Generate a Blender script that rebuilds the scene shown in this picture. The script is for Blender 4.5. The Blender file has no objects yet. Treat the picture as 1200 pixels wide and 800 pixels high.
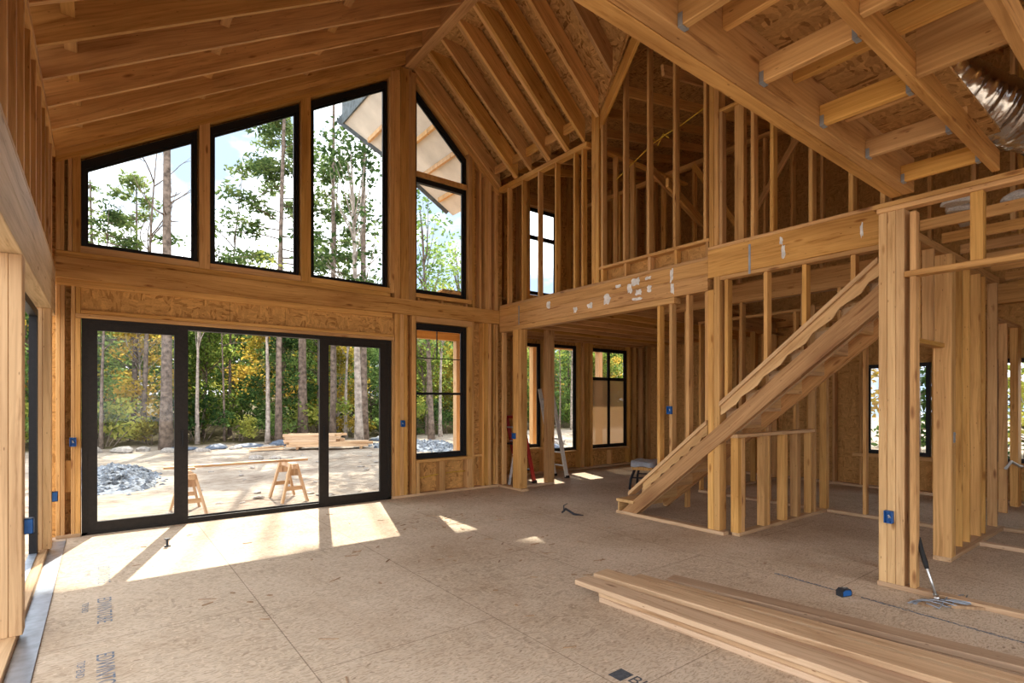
import bpy, math, random
import numpy as np
from mathutils import Vector, Matrix

random.seed(7)
SC = bpy.context.scene
COL = SC.collection

# ------------------------------------------------------------------ camera, sky, sun, exposure
cam_d = bpy.data.cameras.new('camera')
cam_d.sensor_width = 36.0
cam_d.lens = 36.0 * 630.0 / 1200.0
cam_d.shift_y = 69.0 / 1200.0
cam_d.clip_start = 0.05
cam_d.clip_end = 300
cam = bpy.data.objects.new('camera', cam_d)
COL.objects.link(cam)
cam.location = (0, 0, 1.52)
cam.rotation_euler = (math.radians(90), 0, -math.atan2(482, 630))
SC.camera = cam

SC.view_settings.view_transform = 'Standard'
SC.view_settings.look = 'None'
SC.view_settings.exposure = 2.0
SC.view_settings.gamma = 1.0
SC.view_settings.use_curve_mapping = False
SC.cycles.max_bounces = 10
SC.cycles.diffuse_bounces = 6
SC.cycles.transparent_max_bounces = 24
SC.cycles.sample_clamp_indirect = 6.0

SKY_STRENGTH = 1.0
SUN_STRENGTH = 3.0
world = bpy.data.worlds.new('sky')
SC.world = world
world.use_nodes = True
wn, wl = world.node_tree.nodes, world.node_tree.links
wn.clear()
w_out = wn.new('ShaderNodeOutputWorld')
w_bg = wn.new('ShaderNodeBackground')
w_tc = wn.new('ShaderNodeTexCoord')
w_map = wn.new('ShaderNodeMapping')
w_map.inputs['Scale'].default_value = (1.6, 1.6, 3.2)
w_map.inputs['Location'].default_value = (2.74, 1.66, 4.2)
w_noise = wn.new('ShaderNodeTexNoise')
w_noise.inputs['Scale'].default_value = 1.5
w_noise.inputs['Detail'].default_value = 6
w_noise.inputs['Roughness'].default_value = 0.55
w_ramp = wn.new('ShaderNodeValToRGB')
w_ramp.color_ramp.elements[0].position = 0.39
w_ramp.color_ramp.elements[0].color = (0.22, 0.28, 0.36, 1)
w_ramp.color_ramp.elements[1].position = 0.52
w_ramp.color_ramp.elements[1].color = (0.95, 0.97, 1.0, 1)
wl.new(w_tc.outputs['Generated'], w_map.inputs['Vector'])
wl.new(w_map.outputs['Vector'], w_noise.inputs['Vector'])
wl.new(w_noise.outputs['Fac'], w_ramp.inputs['Fac'])
wl.new(w_ramp.outputs['Color'], w_bg.inputs['Color'])
w_bg.inputs['Strength'].default_value = SKY_STRENGTH
wl.new(w_bg.outputs['Background'], w_out.inputs['Surface'])

sun_d = bpy.data.lights.new('sun', 'SUN')
sun_d.energy = SUN_STRENGTH
sun_d.color = (1.0, 0.92, 0.78)
sun_d.angle = math.radians(0.55)
sun = bpy.data.objects.new('sun', sun_d)
COL.objects.link(sun)
SUN_DIR = Vector((-0.302, -0.953, -1.0)).normalized()
sun.rotation_euler = SUN_DIR.to_track_quat('-Z', 'Y').to_euler()
sun.location = (5, 20, 20)

# ------------------------------------------------------------------ materials
def new_mat(name):
    m = bpy.data.materials.new(name)
    m.use_nodes = True
    nt = m.node_tree
    nt.nodes.clear()
    out = nt.nodes.new('ShaderNodeOutputMaterial')
    return m, nt.nodes, nt.links, out

def ramp(n, stops):
    r = n.new('ShaderNodeValToRGB')
    cr = r.color_ramp
    while len(cr.elements) < len(stops):
        cr.elements.new(0.5)
    for e, (p, c) in zip(cr.elements, stops):
        e.position = p
        e.color = (c[0], c[1], c[2], 1)
    return r

def mix(n, l, a, b, fac, mode='MIX'):
    x = n.new('ShaderNodeMix')
    x.data_type = 'RGBA'
    x.blend_type = mode
    for sock, v in ((x.inputs[0], fac), (x.inputs[6], a), (x.inputs[7], b)):
        if isinstance(v, bpy.types.NodeSocket):
            l.new(v, sock)
        elif isinstance(v, (int, float)):
            sock.default_value = v
        else:
            sock.default_value = (v[0], v[1], v[2], 1)
    return x.outputs[2]

def math_n(n, l, op, a, b=None, c=None):
    x = n.new('ShaderNodeMath')
    x.operation = op
    for i, v in enumerate((a, b, c)):
        if v is None:
            continue
        if isinstance(v, bpy.types.NodeSocket):
            l.new(v, x.inputs[i])
        else:
            x.inputs[i].default_value = v
    return x.outputs[0]

def tex(n, l, kind, vec, **kw):
    t = n.new(kind)
    for k, v in kw.items():
        if hasattr(t, k) and not k[0].isupper():
            setattr(t, k, v)
        else:
            t.inputs[k].default_value = v
    if vec is not None:
        l.new(vec, t.inputs['Vector'])
    return t

def mapping(n, l, vec, scale=(1, 1, 1), rot=(0, 0, 0), loc=(0, 0, 0)):
    m = n.new('ShaderNodeMapping')
    m.inputs['Scale'].default_value = scale
    m.inputs['Rotation'].default_value = rot
    m.inputs['Location'].default_value = loc
    l.new(vec, m.inputs['Vector'])
    return m.outputs['Vector']

def shifted(n, l):
    """object coordinates moved by a per-object random amount"""
    tc = n.new('ShaderNodeTexCoord')
    oi = n.new('ShaderNodeObjectInfo')
    k = math_n(n, l, 'MULTIPLY', oi.outputs['Random'], 37.0)
    cx = n.new('ShaderNodeCombineXYZ')
    for i in range(3):
        l.new(k, cx.inputs[i])
    a = n.new('ShaderNodeVectorMath')
    a.operation = 'ADD'
    l.new(tc.outputs['Object'], a.inputs[0])
    l.new(cx.outputs[0], a.inputs[1])
    return a.outputs[0], oi.outputs['Random']

def principled(n, l, out, color, rough=0.6, metal=0.0, normal=None, spec=0.3):
    p = n.new('ShaderNodeBsdfPrincipled')
    if isinstance(color, bpy.types.NodeSocket):
        l.new(color, p.inputs['Base Color'])
    else:
        p.inputs['Base Color'].default_value = (*color, 1)
    p.inputs['Roughness'].default_value = rough
    p.inputs['Metallic'].default_value = metal
    p.inputs['Specular IOR Level'].default_value = spec
    if normal is not None:
        l.new(normal, p.inputs['Normal'])
    l.new(p.outputs[0], out.inputs['Surface'])
    return p

def bump(n, l, h, strength=0.2, dist=0.01):
    b = n.new('ShaderNodeBump')
    b.inputs['Strength'].default_value = strength
    b.inputs['Distance'].default_value = dist
    l.new(h, b.inputs['Height'])
    return b.outputs[0]

def wood_mat(name, dark, light, vary=0.32, stain=0.5, streak=0.55):
    m, n, l, out = new_mat(name)
    v, rnd = shifted(n, l)
    wob = tex(n, l, 'ShaderNodeTexNoise', mapping(n, l, v, (2, 2, 0.7)), Scale=1.0, Detail=2.0)
    wv = n.new('ShaderNodeVectorMath'); wv.operation = 'MULTIPLY_ADD'
    l.new(wob.outputs['Color'], wv.inputs[0]); wv.inputs[1].default_value = (0.12, 0.12, 0.02); l.new(v, wv.inputs[2])
    g1 = tex(n, l, 'ShaderNodeTexNoise', mapping(n, l, wv.outputs[0], (55, 55, 1.1)), Scale=1.0, Detail=3.0, Roughness=0.6)
    g2 = tex(n, l, 'ShaderNodeTexNoise', mapping(n, l, v, (9, 9, 0.55)), Scale=1.0, Detail=2.0)
    base = ramp(n, [(0.30, dark), (0.52, tuple((a + b) / 2 * 1.06 for a, b in zip(dark, light))), (0.72, light)])
    gm = math_n(n, l, 'MULTIPLY_ADD', g1.outputs['Fac'], 0.55, math_n(n, l, 'MULTIPLY', g2.outputs['Fac'], 0.45))
    l.new(gm, base.inputs['Fac'])
    # knots
    vo = tex(n, l, 'ShaderNodeTexVoronoi', mapping(n, l, v, (7, 7, 1.9)), Scale=1.0)
    kn = ramp(n, [(0.03, (0.30, 0.20, 0.13)), (0.085, (0.62, 0.5, 0.4)), (0.13, (1, 1, 1))])
    l.new(vo.outputs['Distance'], kn.inputs['Fac'])
    col = mix(n, l, base.outputs['Color'], kn.outputs['Color'], 0.85, 'MULTIPLY')
    # broad weathering stains of the timber itself
    st = tex(n, l, 'ShaderNodeTexNoise', mapping(n, l, v, (3, 3, 0.8)), Scale=1.0, Detail=4.0)
    sr = ramp(n, [(0.33, (0.55, 0.45, 0.38)), (0.50, (1, 1, 1))])
    l.new(st.outputs['Fac'], sr.inputs['Fac'])
    col = mix(n, l, col, sr.outputs['Color'], stain, 'MULTIPLY')
    stn = tex(n, l, 'ShaderNodeTexNoise', mapping(n, l, wv.outputs[0], (24, 24, 1.5), (0, 0, 0), (5, 3, 1)), Scale=1.0, Detail=5.0, Roughness=0.65)
    stk = ramp(n, [(0.30, (0.40, 0.29, 0.20)), (0.395, (0.86, 0.80, 0.72)), (0.44, (1, 1, 1))])
    l.new(stn.outputs['Fac'], stk.inputs['Fac'])
    col = mix(n, l, col, stk.outputs['Color'], streak, 'MULTIPLY')
    nl = tex(n, l, 'ShaderNodeTexVoronoi', mapping(n, l, v, (22, 22, 7)), Scale=1.0)
    nlr = ramp(n, [(0.05, (0.30, 0.2, 0.13)), (0.10, (1, 1, 1))])
    l.new(nl.outputs['Distance'], nlr.inputs['Fac'])
    col = mix(n, l, col, nlr.outputs['Color'], 0.7, 'MULTIPLY')
    hsv = n.new('ShaderNodeHueSaturation')
    l.new(math_n(n, l, 'MULTIPLY_ADD', rnd, vary, 1.0 - vary * 0.55), hsv.inputs['Value'])
    r2 = math_n(n, l, 'FRACT', math_n(n, l, 'MULTIPLY', rnd, 7.31))
    l.new(math_n(n, l, 'MULTIPLY_ADD', r2, 0.14, 0.93), hsv.inputs['Saturation'])
    l.new(math_n(n, l, 'MULTIPLY_ADD', r2, 0.004, 0.496), hsv.inputs['Hue'])
    l.new(col, hsv.inputs['Color'])
    principled(n, l, out, hsv.outputs['Color'], 0.62, normal=bump(n, l, g1.outputs['Fac'], 0.12, 0.004), spec=0.25)
    return m

def osb_mat(name, dark, light, dust=None, seams=False, scale=1.0, plane='xy'):
    m, n, l, out = new_mat(name)
    tc = n.new('ShaderNodeTexCoord')
    v = tc.outputs['Object']
    if plane == 'xz':
        v = mapping(n, l, v, rot=(math.radians(90), 0, 0))
    elif plane == 'yz':
        v = mapping(n, l, mapping(n, l, v, rot=(0, math.radians(90), 0)))
    dn = tex(n, l, 'ShaderNodeTexNoise', v, Scale=9.0 * scale, Detail=1.0)
    dv = n.new('ShaderNodeVectorMath'); dv.operation = 'MULTIPLY_ADD'
    l.new(dn.outputs['Color'], dv.inputs[0]); dv.inputs[1].default_value = (0.06, 0.06, 0.06); l.new(v, dv.inputs[2])
    a = tex(n, l, 'ShaderNodeTexVoronoi', mapping(n, l, dv.outputs[0], (14 * scale, 46 * scale, 14 * scale), (0, 0, 0.45)), Scale=1.0)
    b = tex(n, l, 'ShaderNodeTexVoronoi', mapping(n, l, dv.outputs[0], (44 * scale, 13 * scale, 14 * scale), (0, 0, 0.3)), Scale=1.0)
    s = tex(n, l, 'ShaderNodeTexVoronoi', mapping(n, l, v, (10 * scale, 10 * scale, 10 * scale)), Scale=1.0)
    sa = n.new('ShaderNodeSeparateColor'); l.new(a.outputs['Color'], sa.inputs[0])
    sb = n.new('ShaderNodeSeparateColor'); l.new(b.outputs['Color'], sb.inputs[0])
    ss = n.new('ShaderNodeSeparateColor'); l.new(s.outputs['Color'], ss.inputs[0])
    sel = math_n(n, l, 'GREATER_THAN', ss.outputs[0], 0.5)
    mx = n.new('ShaderNodeMix'); mx.data_type = 'FLOAT'
    l.new(sel, mx.inputs[0]); l.new(sa.outputs[0], mx.inputs[2]); l.new(sb.outputs[0], mx.inputs[3])
    r = ramp(n, [(0.0, dark), (0.18, tuple((x * 0.45 + y * 0.55) for x, y in zip(dark, light))), (0.8, light), (1.0, tuple(min(1, x * 1.12) for x in light))])
    l.new(mx.outputs[0], r.inputs['Fac'])
    col = r.outputs['Color']
    fine = tex(n, l, 'ShaderNodeTexNoise', mapping(n, l, v, (60, 60, 60)), Scale=1.0, Detail=2.0)
    fr = ramp(n, [(0.25, (0.75, 0.72, 0.68)), (0.55, (1, 1, 1))])
    l.new(fine.outputs['Fac'], fr.inputs['Fac'])
    col = mix(n, l, col, fr.outputs['Color'], 0.7, 'MULTIPLY')
    hgt = mx.outputs[0]
    if dust:
        dsn = tex(n, l, 'ShaderNodeTexNoise', v, Scale=0.9, Detail=5.0, Roughness=0.62)
        dr = ramp(n, [(0.30, (0.25, 0.25, 0.25)), (0.62, (0.9, 0.9, 0.9))])
        l.new(dsn.outputs['Fac'], dr.inputs['Fac'])
        col = mix(n, l, col, dust, dr.outputs['Color'])
        dd = tex(n, l, 'ShaderNodeTexNoise', mapping(n, l, v, (1, 1, 1), (0, 0, 0), (3.7, 1.2, 0)), Scale=0.55, Detail=7.0, Roughness=0.7)
        ddr = ramp(n, [(0.46, (0, 0, 0)), (0.66, (0.5, 0.5, 0.5))])
        l.new(dd.outputs['Fac'], ddr.inputs['Fac'])
        col = mix(n, l, col, (0.36, 0.235, 0.135), ddr.outputs['Color'])
        sv = tex(n, l, 'ShaderNodeTexNoise', mapping(n, l, dv.outputs[0], (28, 95, 30), (0, 0, 0.5)), Scale=1.0, Detail=2.0)
        sr_ = ramp(n, [(0.38, (0.66, 0.60, 0.54)), (0.50, (1, 1, 1)), (0.66, (1.0, 0.98, 0.95)), (0.72, (1.25, 1.22, 1.18))])
        l.new(sv.outputs['Fac'], sr_.inputs['Fac'])
        col = mix(n, l, col, sr_.outputs['Color'], 0.75, 'MULTIPLY')
        # dark slivers and chips trodden into the sheet
        ch = tex(n, l, 'ShaderNodeTexVoronoi', mapping(n, l, dv.outputs[0], (9, 26, 9), (0, 0, 0.7)), Scale=1.0)
        cn = tex(n, l, 'ShaderNodeTexNoise', v, Scale=2.1, Detail=3.0)
        thr = math_n(n, l, 'MULTIPLY_ADD', cn.outputs['Fac'], 0.50, -0.150)
        chip = math_n(n, l, 'LESS_THAN', ch.outputs['Distance'], thr)
        sc_ = n.new('ShaderNodeSeparateColor'); l.new(ch.outputs['Color'], sc_.inputs[0])
        chip = math_n(n, l, 'MULTIPLY', chip, math_n(n, l, 'GREATER_THAN', sc_.outputs[1], 0.45))
        col = mix(n, l, col, (0.20, 0.13, 0.08), math_n(n, l, 'MULTIPLY', chip, 0.7))
        ch2 = tex(n, l, 'ShaderNodeTexVoronoi', mapping(n, l, dv.outputs[0], (38, 15, 9), (0, 0, 0.2)), Scale=1.0)
        s2 = n.new('ShaderNodeSeparateColor'); l.new(ch2.outputs['Color'], s2.inputs[0])
        lite = math_n(n, l, 'MULTIPLY', math_n(n, l, 'LESS_THAN', ch2.outputs['Distance'], 0.22), math_n(n, l, 'GREATER_THAN', s2.outputs[0], 0.72))
        col = mix(n, l, col, (0.72, 0.58, 0.42), math_n(n, l, 'MULTIPLY', lite, 0.5))
    if seams:
        br = n.new('ShaderNodeTexBrick')
        br.offset = 0.5
        br.inputs['Scale'].default_value = 1.0
        br.inputs['Mortar Size'].default_value = 0.0035
        br.inputs['Mortar Smooth'].default_value = 0.1
        br.inputs['Brick Width'].default_value = 2.44
        br.inputs['Row Height'].default_value = 1.245
        br.inputs['Color1'].default_value = (1, 1, 1, 1)
        br.inputs['Color2'].default_value = (0.96, 0.95, 0.94, 1)
        br.inputs['Mortar'].default_value = (0.22, 0.17, 0.13, 1)
        l.new(mapping(n, l, v, (1, 1, 1), (0, 0, math.radians(90)), (1.85, -0.945 + 1.245 * 8, 0)), br.inputs['Vector'])
        col = mix(n, l, col, br.outputs['Color'], 0.62, 'MULTIPLY')
    principled(n, l, out, col, 0.75, normal=bump(n, l, hgt, 0.18, 0.004), spec=0.2)
    return m

def plain_mat(name, color, rough=0.5, metal=0.0, vary=0.12, nscale=30.0, spec=0.4, bstr=0.06):
    m, n, l, out = new_mat(name)
    v, rnd = shifted(n, l)
    t = tex(n, l, 'ShaderNodeTexNoise', v, Scale=nscale, Detail=4.0)
    r = ramp(n, [(0.3, tuple(c * (1 - vary) for c in color)), (0.7, tuple(min(1, c * (1 + vary)) for c in color))])
    l.new(t.outputs['Fac'], r.inputs['Fac'])
    principled(n, l, out, r.outputs['Color'], rough, metal, bump(n, l, t.outputs['Fac'], bstr, 0.004), spec)
    return m

def glass_mat(name, tint=(0.96, 0.97, 0.97), refl=0.06):
    m, n, l, out = new_mat(name)
    t = n.new('ShaderNodeBsdfTransparent'); t.inputs['Color'].default_value = (*tint, 1)
    g = n.new('ShaderNodeBsdfGlossy'); g.inputs['Roughness'].default_value = 0.02
    fr = n.new('ShaderNodeFresnel'); fr.inputs['IOR'].default_value = 1.25
    ms = n.new('ShaderNodeMixShader')
    l.new(fr.outputs[0], ms.inputs[0]); l.new(t.outputs[0], ms.inputs[1]); l.new(g.outputs[0], ms.inputs[2])
    l.new(ms.outputs[0], out.inputs['Surface'])
    return m

def film_mat(name, color, fac):
    m, n, l, out = new_mat(name)
    tc = n.new('ShaderNodeTexCoord')
    t = n.new('ShaderNodeBsdfTransparent'); t.inputs['Color'].default_value = (0.95, 0.92, 0.88, 1)
    d = n.new('ShaderNodeBsdfDiffuse'); d.inputs['Color'].default_value = (*color, 1)
    tl = n.new('ShaderNodeBsdfTranslucent'); tl.inputs['Color'].default_value = (*color, 1)
    a = n.new('ShaderNodeMixShader'); a.inputs[0].default_value = 0.5
    l.new(d.outputs[0], a.inputs[1]); l.new(tl.outputs[0], a.inputs[2])
    ns = tex(n, l, 'ShaderNodeTexNoise', tc.outputs['Object'], Scale=3.0)
    b = n.new('ShaderNodeMixShader')
    l.new(math_n(n, l, 'MULTIPLY_ADD', ns.outputs['Fac'], 0.2, fac - 0.1), b.inputs[0])
    l.new(t.outputs[0], b.inputs[1]); l.new(a.outputs[0], b.inputs[2])
    l.new(b.outputs[0], out.inputs['Surface'])
    return m

def leaf_mat(name, c_dark, c_mid, c_light, nscale=0.5):
    m, n, l, out = new_mat(name)
    v, rnd = shifted(n, l)
    a = tex(n, l, 'ShaderNodeTexNoise', v, Scale=nscale, Detail=3.0)
    b = tex(n, l, 'ShaderNodeTexNoise', v, Scale=nscale * 9, Detail=1.0)
    f = math_n(n, l, 'MULTIPLY_ADD', a.outputs['Fac'], 0.6, math_n(n, l, 'MULTIPLY', b.outputs['Fac'], 0.4))
    f = math_n(n, l, 'ADD', f, math_n(n, l, 'MULTIPLY_ADD', rnd, 0.22, -0.11))
    r = ramp(n, [(0.36, c_dark), (0.50, c_mid), (0.62, c_light)])
    l.new(f, r.inputs['Fac'])
    d = n.new('ShaderNodeBsdfDiffuse'); l.new(r.outputs['Color'], d.inputs['Color'])
    t = n.new('ShaderNodeBsdfTranslucent'); l.new(r.outputs['Color'], t.inputs['Color'])
    s = n.new('ShaderNodeMixShader'); s.inputs[0].default_value = 0.5
    l.new(d.outputs[0], s.inputs[1]); l.new(t.outputs[0], s.inputs[2])
    l.new(s.outputs[0], out.inputs['Surface'])
    return m

def ground_mat(name):
    m, n, l, out = new_mat(name)
    tc = n.new('ShaderNodeTexCoord'); v = tc.outputs['Object']
    a = tex(n, l, 'ShaderNodeTexNoise', v, Scale=0.7, Detail=8.0, Roughness=0.65)
    b = tex(n, l, 'ShaderNodeTexNoise', mapping(n, l, v, (1, 2.2, 1)), Scale=4.0, Detail=6.0, Roughness=0.7)
    f = math_n(n, l, 'MULTIPLY_ADD', a.outputs['Fac'], 0.5, math_n(n, l, 'MULTIPLY', b.outputs['Fac'], 0.5))
    r = ramp(n, [(0.36, (0.17, 0.125, 0.095)), (0.46, (0.34, 0.275, 0.215)), (0.6, (0.50, 0.435, 0.36))])
    l.new(f, r.inputs['Fac'])
    # leaf litter away from the cleared yard
    sep = n.new('ShaderNodeSeparateXYZ'); l.new(v, sep.inputs[0])
    edge = math_n(n, l, 'MULTIPLY_ADD', a.outputs['Fac'], 3.0, math_n(n, l, 'ADD', sep.outputs[1], -25.5))
    k = n.new('ShaderNodeClamp'); l.new(edge, k.inputs[0])
    lit = ramp(n, [(0.4, (0.05, 0.045, 0.02)), (0.6, (0.13, 0.10, 0.045))])
    l.new(b.outputs['Fac'], lit.inputs['Fac'])
    col = mix(n, l, r.outputs['Color'], lit.outputs['Color'], k.outputs[0])
    principled(n, l, out, col, 0.95, normal=bump(n, l, b.outputs['Fac'], 0.9, 0.12), spec=0.1)
    return m

W_DARK, W_LIGHT = (0.40, 0.20, 0.055), (0.76, 0.45, 0.165)
M = {}
M['wood'] = wood_mat('framing_lumber', W_DARK, W_LIGHT)
M['beam'] = wood_mat('beam_lumber', (0.37, 0.18, 0.048), (0.72, 0.415, 0.15), vary=0.16, stain=0.6, streak=0.9)
M['stringer'] = wood_mat('stained_stringer_lumber', (0.26, 0.125, 0.040), (0.58, 0.33, 0.135), vary=0.1, stain=0.8, streak=0.9)
M['pale'] = wood_mat('fresh_lumber', (0.44, 0.255, 0.11), (0.76, 0.51, 0.26), vary=0.14, stain=0.35)
M['pile'] = wood_mat('dusty_lumber', (0.42, 0.27, 0.15), (0.70, 0.50, 0.32), vary=0.14, stain=0.55)
M['pale_beam'] = wood_mat('pale_beam', (0.48, 0.34, 0.19), (0.74, 0.57, 0.37), vary=0.1, stain=0.5)
M['grey_wood'] = wood_mat('weathered_lumber', (0.26, 0.16, 0.09), (0.54, 0.37, 0.22), vary=0.2, stain=0.5)
M['osb_xz'] = osb_mat('oriented_strand_board_xz', (0.32, 0.15, 0.042), (0.62, 0.34, 0.11), plane='xz')
M['osb_yz'] = osb_mat('oriented_strand_board_yz', (0.36, 0.185, 0.058), (0.54, 0.295, 0.10), plane='yz')
M['osb_xy'] = osb_mat('oriented_strand_board_roof', (0.22, 0.10, 0.03), (0.56, 0.32, 0.12))
M['floor'] = osb_mat('dusty_subfloor', (0.28, 0.195, 0.125), (0.58, 0.46, 0.33), dust=(0.64, 0.52, 0.395), seams=True)
M['black'] = plain_mat('black_aluminium', (0.011, 0.011, 0.012), 0.45, vary=0.2, spec=0.25)
M['bronze'] = plain_mat('dark_bronze_aluminium', (0.020, 0.016, 0.013), 0.5, vary=0.2, spec=0.2)
M['glass'] = glass_mat('window_glass')
M['film'] = film_mat('brown_pane_film', (0.30, 0.19, 0.10), 0.72)
M['galv'] = plain_mat('galvanised_steel', (0.38, 0.43, 0.50), 0.40, 0.7, 0.2, 14, bstr=0.1)
M['blue'] = plain_mat('blue_plastic', (0.012, 0.10, 0.33), 0.45)
M['dark_plastic'] = plain_mat('dark_plastic', (0.02, 0.022, 0.028), 0.5)
M['rubber'] = plain_mat('black_rubber', (0.012, 0.012, 0.012), 0.7)
M['red'] = plain_mat('red_fibreglass', (0.36, 0.025, 0.02), 0.45)
M['white_metal'] = plain_mat('white_painted_metal', (0.62, 0.61, 0.59), 0.5)
M['paper'] = plain_mat('torn_white_paper', (0.72, 0.70, 0.68), 0.8, vary=0.25, nscale=18)
M['ink'] = plain_mat('faded_blue_grey_ink', (0.17, 0.195, 0.24), 0.85, vary=0.3, nscale=60)
M['ink_dark'] = plain_mat('dark_grey_ink', (0.07, 0.075, 0.085), 0.85, vary=0.3, nscale=60)
M['yellow'] = plain_mat('yellow_cable', (0.62, 0.40, 0.03), 0.5)
M['steel'] = plain_mat('bright_steel', (0.55, 0.55, 0.54), 0.3, 1.0, 0.15)
M['fabric'] = plain_mat('grey_padded_fabric', (0.42, 0.44, 0.48), 0.85, vary=0.3, nscale=6)
M['poly'] = plain_mat('milky_plastic_sheet', (0.55, 0.52, 0.48), 0.35, vary=0.25, nscale=9)
M['tarp'] = plain_mat('blue_grey_tarp', (0.10, 0.125, 0.17), 0.7, vary=0.4, nscale=4)
M['stone'] = plain_mat('field_stone', (0.30, 0.27, 0.24), 0.9, vary=0.4, nscale=5)
M['gravel'] = plain_mat('blue_grey_gravel', (0.16, 0.18, 0.21), 0.9, vary=0.8, nscale=7, bstr=0.9)
M['soffit'] = plain_mat('pale_soffit_board', (0.62, 0.57, 0.50), 0.7, vary=0.2, nscale=2)
M['shingle'] = plain_mat('slate_grey_shingle', (0.10, 0.12, 0.13), 0.9, vary=0.4, nscale=9)
M['bark'] = plain_mat('grey_bark', (0.17, 0.13, 0.105), 0.95, vary=0.55, nscale=7, spec=0.1, bstr=0.8)
M['bark_pale'] = plain_mat('pale_bark', (0.34, 0.29, 0.25), 0.95, vary=0.5, nscale=6, spec=0.1, bstr=0.6)
M['needles'] = leaf_mat('pine_needles', (0.035, 0.065, 0.022), (0.11, 0.165, 0.055), (0.24, 0.29, 0.10))
M['leaves'] = leaf_mat('autumn_green_leaves', (0.07, 0.12, 0.028), (0.24, 0.32, 0.07), (0.55, 0.54, 0.13))
M['leaves_gold'] = leaf_mat('yellow_leaves', (0.13, 0.13, 0.025), (0.38, 0.30, 0.05), (0.62, 0.42, 0.09))
M['leaves_deep'] = leaf_mat('deep_green_leaves', (0.035, 0.07, 0.024), (0.12, 0.20, 0.06), (0.30, 0.40, 0.12))
M['ground'] = ground_mat('sandy_ground')

def foil_mat():
    m, n, l, out = new_mat('crinkled_foil')
    v, rnd = shifted(n, l)
    t = tex(n, l, 'ShaderNodeTexNoise', v, Scale=9.0, Detail=3.0)
    principled(n, l, out, (0.70, 0.67, 0.63), 0.2, 1.0, bump(n, l, t.outputs['Fac'], 0.35, 0.02), 0.5)
    return m
M['foil'] = foil_mat()

# ------------------------------------------------------------------ object helpers
def props(o, label=None, cat=None, group=None, kind=None):
    if label: o['label'] = label
    if cat: o['category'] = cat
    if group: o['group'] = group
    if kind: o['kind'] = kind
    return o

def link(o, parent=None):
    COL.objects.link(o)
    if parent is not None:
        o.parent = parent
    return o

def empty(name, loc=(0, 0, 0), rotz=0.0, **kw):
    o = bpy.data.objects.new(name, None)
    o.empty_display_size = 0.1
    link(o)
    o.location = loc
    o.rotation_euler = (0, 0, rotz)
    return props(o, **kw)

def mesh(name, verts, faces, mat, smooth=False):
    me = bpy.data.meshes.new(name)
    me.from_pydata([tuple(v) for v in verts], [], faces)
    me.validate()
    me.update()
    me.materials.append(M[mat] if isinstance(mat, str) else mat)
    if smooth:
        me.polygons.foreach_set('use_smooth', [True] * len(me.polygons))
    return me

def obj(name, me, parent=None, loc=(0, 0, 0), rot=None, **kw):
    o = bpy.data.objects.new(name, me)
    link(o, parent)
    o.location = loc
    if rot is not None:
        o.rotation_euler = rot
    return props(o, **kw)

def fix_normals(me):
    import bmesh
    bm = bmesh.new(); bm.from_mesh(me)
    bmesh.ops.recalc_face_normals(bm, faces=bm.faces)
    bm.to_mesh(me); bm.free()
    return me

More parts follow.
